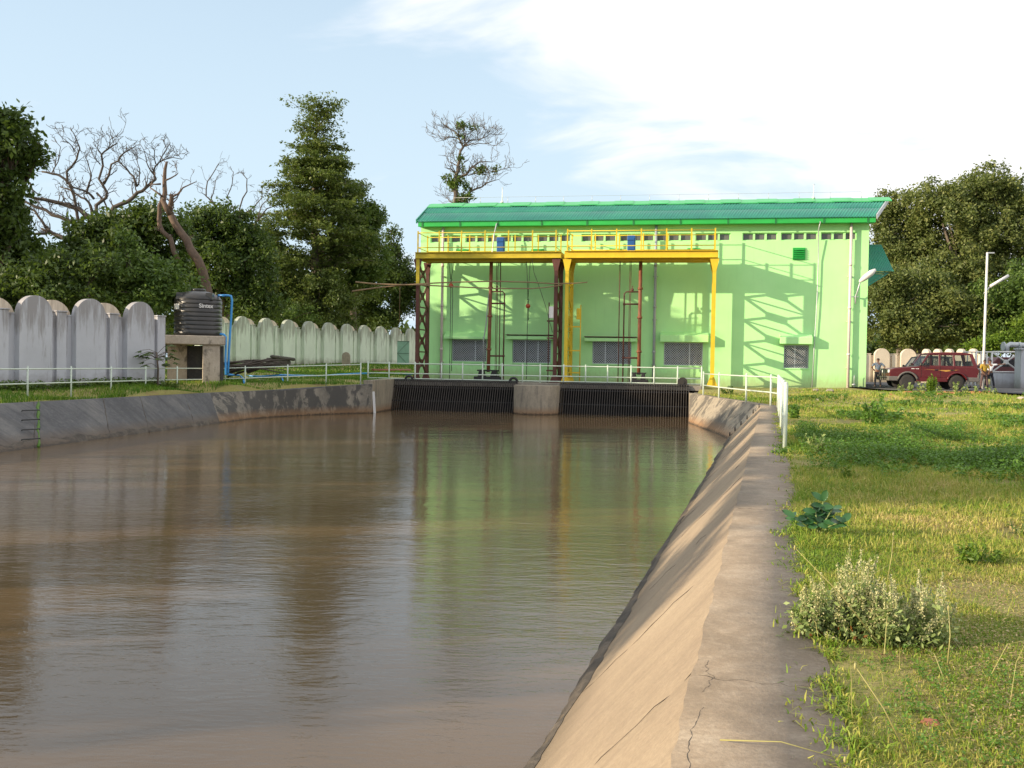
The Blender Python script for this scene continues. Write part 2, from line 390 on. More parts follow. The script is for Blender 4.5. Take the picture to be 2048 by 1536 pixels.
def grass_mat(name, dryness):
    m, N, L, P = new_mat(name)
    g = N.new('ShaderNodeNewGeometry'); v = coords(N, L, (1,1,1), True)
    n1 = noise(N, L, v, .33, 5, .65); n2 = noise(N, L, v, 2.1, 4, .6)
    ad = N.new('ShaderNodeMath'); ad.operation = 'MULTIPLY_ADD'; ad.inputs[1].default_value = .42
    L.new(g.outputs['Random Per Island'], ad.inputs[0]); L.new(mrange(N, L, n1, .32, .68, dryness-.28, dryness+.30), ad.inputs[2])
    ad2 = N.new('ShaderNodeMath'); ad2.operation = 'MULTIPLY_ADD'; ad2.inputs[1].default_value = .3; L.new(n2, ad2.inputs[0]); L.new(ad.outputs[0], ad2.inputs[2])
    c = ramp(N, L, ad2.outputs[0], [(.2, (.08,.18,.014)), (.5, (.20,.31,.03)), (.75, (.42,.40,.085)), (1.0, (.62,.48,.22))])
    L.new(c, P.inputs['Base Color']); P.inputs['Roughness'].default_value = .55; P.inputs['Specular IOR Level'].default_value = .3
    tr = N.new('ShaderNodeBsdfTranslucent'); L.new(c, tr.inputs[0])
    ms = N.new('ShaderNodeMixShader'); ms.inputs[0].default_value = .3
    L.new(P.outputs[0], ms.inputs[1]); L.new(tr.outputs[0], ms.inputs[2]); L.new(ms.outputs[0], N['Material Output'].inputs[0])
    return m
M['grass'] = grass_mat('lawn_grass', .22)
M['grassleft'] = grass_mat('left_bank_grass', -.12)  # darker, greener copy of the lawn grass; tree shade put into its colour
def ground_mat():
    m, N, L, P = new_mat('lawn_soil')
    v = coords(N, L, (1,1,1), True)
    n1 = noise(N, L, v, .33, 5, .65); n2 = noise(N, L, v, 22, 9, .8); n3 = noise(N, L, v, 1.4, 6, .65)
    c = ramp(N, L, n2, [(.3, (.12,.14,.025)), (.5, (.27,.25,.07)), (.7, (.45,.34,.15))])
    c = mixc(N, L, mrange(N, L, n3, .55, .66, 0, .8), c, (.27,.16,.085))
    c = mixc(N, L, mrange(N, L, n1, .5, .7, 0, .4), c, (.20,.17,.05))
    L.new(c, P.inputs['Base Color']); P.inputs['Roughness'].default_value = .95; bump(N, L, P, n2, .6, .05)
    return m
M['ground'] = ground_mat()
M['road'] = concrete('asphalt', (.075,.075,.08), (.05,.05,.055), (.12,.12,.12), 1.0, (.04,.04,.04), .55, .8, .4, bmp=.3)
def water_mat():
    m, N, L, P = new_mat('muddy_water')
    v = coords(N, L, (1,1,1), True)
    vr = N.new('ShaderNodeMapping'); vr.inputs['Rotation'].default_value = (0,0,rad(12)); vr.inputs['Scale'].default_value = (.6, 1.5, 1)
    L.new(v, vr.inputs[0]); w = vr.outputs[0]
    n1 = noise(N, L, w, 3.4, 5, .6, .3); n2 = noise(N, L, w, .6, 3, .5, .4); n3 = noise(N, L, w, 9, 3, .5); n4 = noise(N, L, v, .13, 3, .5, .5)
    # calmer and livelier patches
    act = mrange(N, L, n4, .38, .62, .35, 1.0)
    s1 = N.new('ShaderNodeMath'); s1.operation = 'MULTIPLY'; L.new(n1, s1.inputs[0]); L.new(act, s1.inputs[1])
    a1 = N.new('ShaderNodeMath'); a1.operation = 'MULTIPLY_ADD'; a1.inputs[1].default_value = 1.3; L.new(n2, a1.inputs[0]); L.new(s1.outputs[0], a1.inputs[2])
    a2 = N.new('ShaderNodeMath'); a2.operation = 'MULTIPLY_ADD'; a2.inputs[1].default_value = .28; L.new(n3, a2.inputs[0]); L.new(a1.outputs[0], a2.inputs[2])
    bump(N, L, P, a2.outputs[0], .20, .05)
    c = ramp(N, L, n4, [(.3, (.115,.078,.044)), (.7, (.15,.102,.056))])
    L.new(c, P.inputs['Base Color']); P.inputs['Roughness'].default_value = .06; P.inputs['IOR'].default_value = 1.333
    return m
M['water'] = water_mat()
def glass_mat(name, tint, trans=.6):
    m, N, L, P = new_mat(name)
    P.inputs['Base Color'].default_value = (*tint, 1); P.inputs['Roughness'].default_value = .05
    P.inputs['Specular IOR Level'].default_value = .7
    t = N.new('ShaderNodeBsdfTransparent'); t.inputs[0].default_value = (.75,.8,.8,1)
    ms = N.new('ShaderNodeMixShader'); ms.inputs[0].default_value = trans
    L.new(P.outputs[0], ms.inputs[1]); L.new(t.outputs[0], ms.inputs[2]); L.new(ms.outputs[0], N['Material Output'].inputs[0])
    return m
M['pane'] = paint('dusty_dark_glass', (.05,.045,.045), .15, .3, 2.0, (.14,.11,.09), .6, 0)
M['ventpane'] = paint('ventilator_glass', (.13,.12,.12), .2, .2, 2.0, (.2,.18,.16), .5, 0)
M['carglass'] = glass_mat('car_glass', (.02,.025,.03), .72)

# ================================================================== TERRAIN AND CANAL
TH = rad(14.5)
CD = Vector((math.sin(TH), math.cos(TH), 0)); CN = Vector((math.cos(TH), -math.sin(TH), 0))
def CP(a, s, z=0.0):
    p = CN*a + CD*s; return Vector((p.x, p.y, z))
RT_IN, RT_OUT, RB = -.32, .29, -1.57          # coping edges and water line, across from the camera

# right lining: top and bottom lines (straight slope, then a warped wall up to the intake)
top_pts = [Gz(1522,812,0), Gz(1494,805,0), Gz(1470,801,0), Gz(1442,797,0), Gz(1420,793.5,0), Gz(1401,790,0), Gz(1380,787,0)]
bot_pts = [Gz(1455,877,WATER), Gz(1441,871,WATER), Gz(1428,865,WATER), Gz(1415,860,WATER), Gz(1401,855,WATER), Gz(1389,850,WATER), Gz(1377,845.6,WATER)]
def ext_down(t, b, z=-2.6):
    k = (z-t.z)/(b.z-t.z); k = min(k, 3.0); return t + (b-t)*k
def loft(A, B, div=1):
    n = len(A); V = []; F = []
    for i in range(n):
        for j in range(div+1): V.append(A[i].lerp(B[i], j/div))
    for i in range(n-1):
        for j in range(div):
            a = i*(div+1)+j; F.append((a, a+1, a+div+2, a+div+1))
    return V, F
s_end = top_pts[0].dot(CD)
ss = [-70, -40, -20, -10, -5, 0, 3, 6, 9, 12, 15, 18, 21, 24, 27, 30, 33, s_end-1]
rt = [CP(RT_IN, s) for s in ss] + [top_pts[0]]
s_b = bot_pts[0].dot(CD)
rb = [CP(RB, s + (s_b-s_end)*max(0, min(1, (s-25)/(s_end-25))), WATER) for s in ss] + [bot_pts[0]]
V, F = loft(rt, [ext_down(t, b) for t, b in zip(rt, rb)], 6)
o = np_obj('canal_slope', V, F, M['slope']); tag(o, kind='structure')
V, F = loft(top_pts, [ext_down(t, b) for t, b in zip(top_pts, bot_pts)], 6)
o = np_obj('canal_wall', V, F, M['patchy']); tag(o, kind='structure')
# end of the right wall runs on to the side of the deck
rc_t = top_pts[-1]; rc_b = bot_pts[-1]
DK_R = FW(LU(1378, 772, 4.4)[0], 4.4, 0)      # deck front corner, right
DK_L = FW(LU(790, 759, 4.4)[0], 4.4, 0)       # deck front corner, left
UR = LU(1378, 772, 4.4)[0]; UL = LU(790, 759, 4.4)[0]
# left lining
lb_px = [(0,905),(120,889),(230,874),(320,862),(440,846)]
lt_px = [(0,808,-.1),(120,802,-.1),(215,797,-.1),(300,792.5,-.1),(420,786,-.1)]
LBp = [Gz(x,y,WATER) for x,y in lb_px]; LTp = [Gz(x,y,z) for x,y,z in lt_px]
dl = (LBp[2]-LBp[0]).normalized(); dlt = (LTp[2]-LTp[0]).normalized()
dd = (dl+dlt).normalized(); dd.z = 0
pre = [-100, -60, -30, -15, -6]
LBp = [LBp[0]+dd*q for q in pre] + LBp; LTp = [LTp[0]+dd*q for q in pre] + LTp
V, F = loft(LTp, [ext_down(t, b) for t, b in zip(LTp, LBp)], 6)
F = [tuple(reversed(f)) for f in F]
o = np_obj('canal_slope', V, F, M['leftlining']); tag(o, kind='structure')
LT2 = [LTp[-1], Gz(500,782.5,-.07), Gz(560,779.5,-.02), Gz(650,773.5,.08), Gz(745,768,.22)]
LB2 = [LBp[-1], Gz(500,838,WATER), Gz(560,833.5,WATER), Gz(650,829,WATER), Gz(745,826,WATER)]
V, F = loft(LT2, [ext_down(t, b) for t, b in zip(LT2, LB2)], 6)
F = [tuple(reversed(f)) for f in F]
o = np_obj('canal_wall', V, F, M['patchyleft']); tag(o, kind='structure')
# return walls into the intake bay on both sides (real thick walls)
def thick_wall(name, a, b, zt0, zt1, th, mat, side):
    d = (b-a); d.z = 0; n = Vector((-d.y, d.x, 0)).normalized()*th*side
    v = [Vector((a.x,a.y,-2.6)), Vector((b.x,b.y,-2.6)), Vector((b.x,b.y,-2.6))+n, Vector((a.x,a.y,-2.6))+n,
         Vector((a.x,a.y,zt0)), Vector((b.x,b.y,zt1)), Vector((b.x,b.y,zt1))+n, Vector((a.x,a.y,zt0))+n]
    mb = MB(); mb.add(v, [(0,3,2,1),(4,5,6,7),(0,1,5,4),(1,2,6,5),(2,3,7,6),(3,0,4,7)])
    o = mb.build(name, mat); tag(o, kind='structure'); return o
thick_wall('canal_wall', LT2[-1], DK_L, .42, .42, .5, M['pier'], 1)
thick_wall('canal_wall', rc_t, DK_R, .0, .0, .6, M['pier'], -1)
# broken lip of the lining at the water line
def lip(T, B, sgn, mat, seed):
    rl = random.Random(seed); V=[]; F=[]; k = 0
    n_ = 420
    L_ = [0]
    for i in range(1,len(B)): L_.append(L_[-1]+(B[i]-B[i-1]).length)
    def at(A, s):
        for i in range(1,len(A)):
            if s <= L_[i] or i == len(A)-1: return A[i-1].lerp(A[i], (s-L_[i-1])/(L_[i]-L_[i-1]))
    s0 = max(0, L_[-1]-62)
    h = .16; o_ = .05
    for i in range(n_+1):
        s = s0+(L_[-1]-s0)*i/n_; t_ = at(T,s); b_ = at(B,s); h += rl.gauss(0,.022)+(.17-h)*.15; o_ += rl.gauss(0,.013)+(.055-o_)*.2; nn = Vector((sgn*.7,0,.7))
        q = t_.lerp(b_, 1-max(.05,h)/1.3)+nn*.004; V += [q, q+Vector((sgn*max(.012,o_),0,-.025)), b_+Vector((sgn*(max(.012,o_)+.03),0,-.12))]
    for i in range(n_): a = i*3; F += [(a,a+1,a+4,a+3),(a+1,a+2,a+5,a+4)]
    o = np_obj('canal_slope', V, np.array(F), mat); tag(o, kind='structure')
M['lip'] = concrete('wet_broken_edge', (.085,.068,.05), (.05,.04,.03), (.16,.13,.10), 2.5, (.03,.025,.02), .45, .6, .8, bmp=.6)
lip(rt, rb, -1, M['lip'], 3); lip(LTp, LBp, 1, M['lip'], 4)
# copings
def ribbon(name, inner, outer, th, mat, dz=0.0):
    V = []; F = []
    n = len(inner)
    for a, b in zip(inner, outer):
        V += [Vector((a.x,a.y,a.z+dz)), Vector((b.x,b.y,b.z+dz)), Vector((b.x,b.y,b.z-th)), Vector((a.x,a.y,a.z-.05))]
    for i in range(n-1):
        k = i*4; F += [(k, k+1, k+5, k+4), (k+1, k+2, k+6, k+5), (k, k+4, k+7, k+3)]
    o = np_obj(name, V, F, mat); tag(o, kind='structure'); return o
rng = random.Random(5)
s_list = [-70,-40,-20,-10,-5] + [x*.125 for x in range(-24, 96)] + [x*.5 for x in range(24, int(s_end*2)-1)]
cin = [CP(RT_IN-.010+.006*math.sin(s*5.3)+rng.uniform(-.007,.007), s) for s in s_list] + [top_pts[0]]
cout = [CP(RT_OUT + .02*math.sin(s*1.7)+.03*math.sin(s*.61), s) for s in s_list] + [CP(RT_OUT+.05, s_end+.6)]
nin = top_pts[1:]; wall_n = Vector((1,0,0))
cout2 = [p + Vector((.42,.12,0)) for p in top_pts[1:]]
coping = ribbon('coping_path', cin+nin, cout+cout2, .25, M['slab'])
# weathered joints and cracks across the coping
rc_ = random.Random(14); mb = MB()
for sj in (4.73, 10.5, 16.4, 22.5, 28.5, 34.0):
    pts = [CP(RT_IN+.02+(RT_OUT-RT_IN-.03)*i/14, sj+rc_.gauss(0,.015)-.02*i/14, .0) for i in range(15)]; mb.tube(pts, [rc_.uniform(.0008,.0026) for _ in pts], 4)
for s0_,a0_,ln in ((4.7,-.27,.5),(3.4,-.27,1.1)):
    p=[]; a_=a0_
    for i in range(36): a_ += rc_.gauss(0,.006); p.append(CP(a_, s0_+ln*i/35-.2, .0))
    mb.tube(p, [rc_.uniform(.0004,.0015) for _ in p], 4)
o = mb.build('coping_path', M['lip']); tag(o, kind='structure')
# left coping
lin = LTp + LT2[1:]
lout = [p + Vector((-.33, .10, .0)) for p in lin]
ribbon('coping_path', lin, lout, .2, M['leftlining'])

OUTL_R = cout + cout2 + [DK_R + UV*.6, FW(UR+.6, 0, 0)]
OUTL_L = lout + [DK_L - UV*.5, FW(UL-.5, 0, 0)]
for p in OUTL_R[-2:]: p.z = .1
OUTL_R[-2].z = .2; OUTL_R[-1].z = .3
OUTL_L[-2].z = .36; OUTL_L[-1].z = .4
outline = [v.copy() for v in OUTL_R] + [v.copy() for v in reversed(OUTL_L)]
CTRL = [(p.x, p.y, p.z-.03) for p in outline[::2]] + [
 (8,4,-.06),(14,4,-.05),(10,14,-.03),(18,14,0),(13,25,.04),(22,25,.05),(14,36,.1),(22,36,.15),(15,46,.2),(20,46,.26),(13,54,.25),(17,54,.28),
 (19,50,.33),(26,50,.36),(25,47,.33),(34,46,.36),(21,58,.36),(30,62,.40),(24,70,.4),(40,60,.4),(40,75,.4),(60,60,.4),(40,20,0),(80,20,.2),(10,64,.35),(0,66,.4),(10,80,.5),
 (-21,38,.1),(-20.5,42,.2),(-19,44,.3),(-17,47,.38),(-15.5,46.3,.30),(-14,46.8,.30),(-16.5,49,.34),(-14.5,49,.34),(-12,50,.33),(-19.5,41,.12),(-18,43,.2),(-10,56,.42),(-16,60,.7),(-9,66,.6),(-24,79,1.05),(-16,92,1.1),(-11,105,1.15),(-30,60,.6),(-40,40,.3),(-30,20,0),(-30,0,0),(-30,-30,0),
 (-90,80,1),(-50,150,1.3),(30,150,1.2),(100,150,1),(150,80,.8),(-150,0,.5),(20,-40,0),(60,-40,0),(-60,-60,0)]
CT = np.array(CTRL)
def gz_np(X, Y):
    X = np.asarray(X, float); Y = np.asarray(Y, float)
    out = np.empty(X.shape)
    for i0 in range(0, len(X), 20000):
        x = X[i0:i0+20000, None]; y = Y[i0:i0+20000, None]
        d2 = (x-CT[:,0])**2 + (y-CT[:,1])**2 + .4
        w = d2**-1.6; out[i0:i0+20000] = (w*CT[:,2]).sum(1)/w.sum(1)
    b = .035*np.sin(X*.9+1.3*np.sin(Y*.37))*np.sin(Y*.8+X*.23)
    return out + b*.8
def gz(x, y): return float(gz_np([x], [y])[0])
def build_ground():
    pts = [(p.x, p.y) for p in outline]; nb = len(pts)
    edges = [(i, (i+1) % nb) for i in range(nb)]
    def grid(x0,x1,y0,y1,st):
        return [(x,y) for x in np.arange(x0,x1+.01,st) for y in np.arange(y0,y1+.01,st)]
    g = grid(-60,60,-10,110,2.0) + grid(0,30,0,56,.7) + grid(-26,-2,24,70,.9)
    g += [(x,y) for x in range(-2600,2601,200) for y in range(-2600,2601,200)] + [(x,y) for x in range(-240,241,20) for y in range(-240,241,20)]
    seen = set(); out = []
    B = np.array(pts)
    for x,y in g:
        k = (round(x*2), round(y*2))
        if k in seen: continue
        seen.add(k)
        if ((B[:,0]-x)**2+(B[:,1]-y)**2).min() < .09: continue
        out.append((x+rng.uniform(-.1,.1), y+rng.uniform(-.1,.1)))
    vs = [Vector(p) for p in pts+out]
    r = delaunay_2d_cdt(vs, edges, [], 0, 1e-5)
    VV = r[0]; FF = r[2]
    P = np.array(pts)
    C = np.array([[sum(VV[i].x for i in f)/3, sum(VV[i].y for i in f)/3] for f in FF])
    inside = np.zeros(len(C), bool); j = nb-1
    for i in range(nb):
        xi, yi = P[i]; xj, yj = P[j]
        if yi != yj:
            c = ((yi > C[:,1]) != (yj > C[:,1])) & (C[:,0] < (xj-xi)*(C[:,1]-yi)/(yj-yi)+xi); inside ^= c
        j = i
    keep = [f for f, ins in zip(FF, inside) if not ins and len(f) == 3]
    X = np.array([v.x for v in VV]); Y = np.array([v.y for v in VV]); Z = gz_np(X, Y)
    far = np.hypot(X, Y) > 260; Z[far] = 1.0
    for i in range(nb):
        d = np.hypot(X-pts[i][0], Y-pts[i][1]); k = int(d.argmin()); Z[k] = outline[i].z-.012
    o = np_obj('ground', np.stack([X,Y,Z],1), np.array(keep), M['ground'], smooth=True)
    tag(o, kind='structure')
build_ground()
# water
wo = [v for v in rt] + top_pts[1:] + [DK_R + UV*.2, FW(UR+.2, -.3, 0), FW(UL-.2, -.3, 0), DK_L-UV*.2] + list(reversed(LTp + LT2[1:]))
mb = MB(); n = len(wo)
mb.add([(p.x, p.y, WATER) for p in wo], [tuple(range(n))])
o = mb.build('water', M['water']); tag(o, kind='structure')
# make sure the sheet faces up
for p in o.data.polygons:
    if p.normal.z < 0: p.flip()
mb = MB(); mb.box(-80,30,-90,75,-3.2,-2.7); o = mb.build('canal_bed', M['leftlining']); tag(o, kind='structure')

# ------------------------------------------------------------------ intake deck, pier, racks
def local_obj(mb, name, mat, parent=None, **k):
    """mesh given in facade coordinates (u, -n, z); placed with the facade's frame"""
    o = mb.build(name, mat, parent, **k)
    if parent is None:
        o.location = (F0.x, F0.y, 0); o.rotation_euler = (0,0,-TILT)
    return o
mb = MB(); mb.box(UL-.5, UR+.7, -4.45, .05, .08, DECK); mb.box(UL-.5, UR+.7, -.3, .02, -2.7, .08)
deck = local_obj(mb, 'intake_deck', M['deckc'], bevel=.02)
tag(deck, 'low concrete deck over the intake at the foot of the green building', 'deck')
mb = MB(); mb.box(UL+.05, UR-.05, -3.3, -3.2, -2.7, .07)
o = local_obj(mb, 'intake_dark_sheet', M['dark']); tag(o, kind='structure')  # near-black sheet painting the darkness behind the racks under the deck
for uu in (UL-.3, UR+.05):
    mb = MB(); mb.box(uu, uu+.25, -5.6 if uu > 5 else -4.4, -.3, -2.7, .07 if uu < 5 else .0); o = local_obj(mb, 'side_wall', M['pier']); tag(o, kind='structure')
# pier with a rounded nose
pl, _ = LU(1022, 800, 6.3); pr, _ = LU(1112, 800, 6.3); pc = (pl+pr)/2; prad = (pr-pl)/2
poly = [(pc-prad, -1.0)] + [(pc-prad*math.cos(a), -5.35-prad*1.05*math.sin(a)) for a in [PI*k/28 for k in range(29)]] + [(pc+prad, -1.0)]
mb = MB(); mb.prism([(x,y) for x,y in poly], -2.7, .24, 'z')
pier = local_obj(mb, 'round_nosed_pier', M['pier'], bevel=.03)
tag(pier, 'round nosed stained concrete pier between the two black racks', 'pier')
def rack(u0, u1, label):
    t = empty('trash_rack', FW(u0, 4.5, WATER), -TILT, label, 'rack', 'black bar racks across the intake')
    L_ = u1-u0; y_top, y_bot = .0, -.85; z_top = DECK+.04-WATER; z_bot = -.5
    def at(x, z, off=0): 
        k = (z_top-z)/(z_top); return Vector((x, y_top + (y_bot-y_top)*k - off, z))
    mb = MB(); nb = int(L_/.135)
    for i in range(nb+1):
        x = L_*i/nb; mb.bar(at(x,z_top), at(x,z_bot), .030, .08, (0,-1,0))
    b = mb.build('bars', M['rackbar'], t)
    for z in (z_top-.05, z_top-.42, z_top*.32):
        m2 = MB(); m2.bar(at(0,z,-.07), at(L_,z,-.07), .05, .06); m2.build('cross_bar', M['blacksteel'], t)
    m2 = MB(); m2.bar((0,.06,z_top+.02), (L_,.06,z_top+.02), .14, .05); m2.build('top_rail', M['blacksteel'], t)
    return t
rack(UL, pl+.02, 'black vertical bar rack left of the round concrete pier')
rack(pr-.02, UR, 'black vertical bar rack right of the round concrete pier')
for x, lab, name, cat in ((818, 'black half ring lug at the left end of the left rack', 'lifting_lug', 'lug'), (1027, 'black half ring lug above the round pier', 'lifting_lug', 'lug')):
    u, z = LU(x, 757, 4.3); mb = MB()
    mb.tube([(u+.22*math.cos(a), -4.3, DECK+.02+.24*math.sin(a)) for a in [PI*k/10 for k in range(11)]], .07, 8)
    o = local_obj(mb, name, M['blacksteel']); tag(o, lab, cat, 'lifting lugs on the racks')
u, z = LU(1365, 768, 4.2); mb = MB(); mb.tube([(u, -4.5, DECK+.2), (u, -4.0, DECK+.2)], .27, 18)
mb.tube([(u, -4.52, DECK+.2), (u, -4.53, DECK+.2)], .12, 12)
o = local_obj(mb, 'drum', M['tyre']); tag(o, 'small dark drum lying on the deck near its right end', 'drum')
# white level gauge on the left wall
a = Gz(748, 826, WATER); mb = MB(); g0 = W(747, 783, a.y-.12); g1 = W(749.5, 826, a.y-.12)
mb.bar(g0, g1+Vector((0,0,-.05)), .13, .03, (0,-1,0)); o = mb.build('level_gauge', M['white']); tag(o, 'white level gauge strip on the wall corner left of the rack', 'gauge')

# ================================================================== RAILINGS
def railing(name, pts, label, post_r=.033, h=1.08, rails=(1.0,.5), rail_r=.024, cap=.05, ends=True, zr=None):
    t = empty(name, pts[0], 0, label, 'railing')
    o0 = Vector(pts[0])
    for p in pts:
        q = Vector(p)-o0; mb = MB(); mb.tube([q-Vector((0,0,.15)), q+Vector((0,0,h))], post_r, 10); mb.ball(q+Vector((0,0,h)), post_r*1.05, 8, 4)
        mb.build('post', M['rail'], t)
    for r_ in rails:
        mb = MB(); mb.tube([Vector(p)-o0+Vector((0,0,r_)) for p in pts], rail_r, 8); mb.build('handrail' if r_ == rails[0] else 'lower_rail', M['rail'], t)
    return t
# left bank
lx = [(55,800),(142,795.5),(222,791.5),(291,788),(354,785),(408,783.5),(450,781),(490,780),(575,776),(652,773),(721,770.5)]
lp = []
for x,y in lx:
    f = max(0, min(1, (x-450)/270)); p = Gz(x, y-1.5, -.09 + .28*f); lp.append(p)
d0 = lp[0]-lp[1]; lp = [lp[0]+d0*2.0, lp[0]+d0] + lp
railing('pipe_railing', lp, 'long pale green pipe railing along the left bank of the canal', h=1.14, rails=(1.07,.55))
# deck railing
dx = [728,778,808,848,883,925,965,1004,1045,1080,1127,1215,1236,1308,1318,1404]
dp = []
for x in (736,778,830,883,925,965,1004,1045,1080,1127,1171,1215,1262,1308,1355,1403):
    u, _ = LU(x, 760, 4.15); dp.append(FW(u, 4.15, DECK-.02))
railing('pipe_railing', dp, 'pale pipe railing along the deck in front of the green building', h=1.07, rails=(1.0,.12,.42), post_r=.042, rail_r=.032)
# right bank, curved part
rp = [Gz(x,y,.0) for x,y in ((1404,790),(1435,796),(1489,804.5),(1538,811))]
rp = [p+Vector((.06,0,0)) for p in rp] + [CP(.27, s_end-1.0)]
sp = s_end-1.0
near = []
q = 18.7
while q < sp-.5: near.append(q); q += 3.1
rp2 = [CP(.27, s) for s in reversed(near)]
railing('pipe_railing', rp+rp2, 'white pipe railing round the right corner of the canal and down its coping', post_r=.038, h=1.16, rails=(1.08,.5), rail_r=.028)

# panel joints running down both linings
jr = random.Random(21); mb = MB(); mg = MB()
def joint(m_, T, B, i, f, r_, ex=.0):
    t_ = T[i].lerp(T[i+1], f); b_ = B[i].lerp(B[i+1], f); m_.tube([t_.lerp(b_, k/14)+Vector((jr.gauss(0,.008),jr.gauss(0,.02),ex)) for k in range(15)], [r_*jr.uniform(.5,1.4) for _ in range(15)], 5)
for i,f in ((4,.5),(5,.55),(6,.9),(7,.75),(8,.55)): joint(mb, LTp, LBp, i, f, .016)
for i in range(5, len(rt)-1): joint(mb, rt, rb, i, .6, .0022, .0)
joint(mg, LTp, LBp, 5, .62, .05)
o = mb.build('canal_slope', M['lip']); tag(o, kind='structure')
o = mg.build('mossy_joint', M['leaf_weed']); tag(o, 'green mossy joint running down the left slope beside the step irons', 'moss', kind='stuff')
# ladder rungs in the linings
def rungs(name, pts, label, w, dirv, uph=.09):
    t = empty(name, pts[0], 0, label, 'ladder'); o0 = Vector(pts[0])
    for p in pts:
        q = Vector(p)-o0; up = Vector((0,0,uph)); d = Vector(dirv)*w/2
        mb = MB(); mb.tube([q-d-up*.5, q-d+up, q+d+up, q+d-up*.5], .02, 6); mb.build('rung', M['blacksteel'], t)
dirL = dd
i_l = 6
_t = LTp[6].lerp(LTp[5],.55); _b = LBp[6].lerp(LBp[5],.55); rp_ = [_t.lerp(_b,k)+Vector((.10,-.05,.07)) for k in (.24,.45,.66,.86)]
rungs('step_irons', rp_, 'four rusty step irons in the left canal slope', .62, dd+Vector((.25,0,0)), .02)
tA, bA = top_pts[0], bot_pts[0]
rungs('step_irons', [tA.lerp(bA, k) + Vector((-.03,-.08,.05)) for k in (.05,.22,.40,.58,.76,.92)], 'line of step irons down the right canal slope', .28, CD)

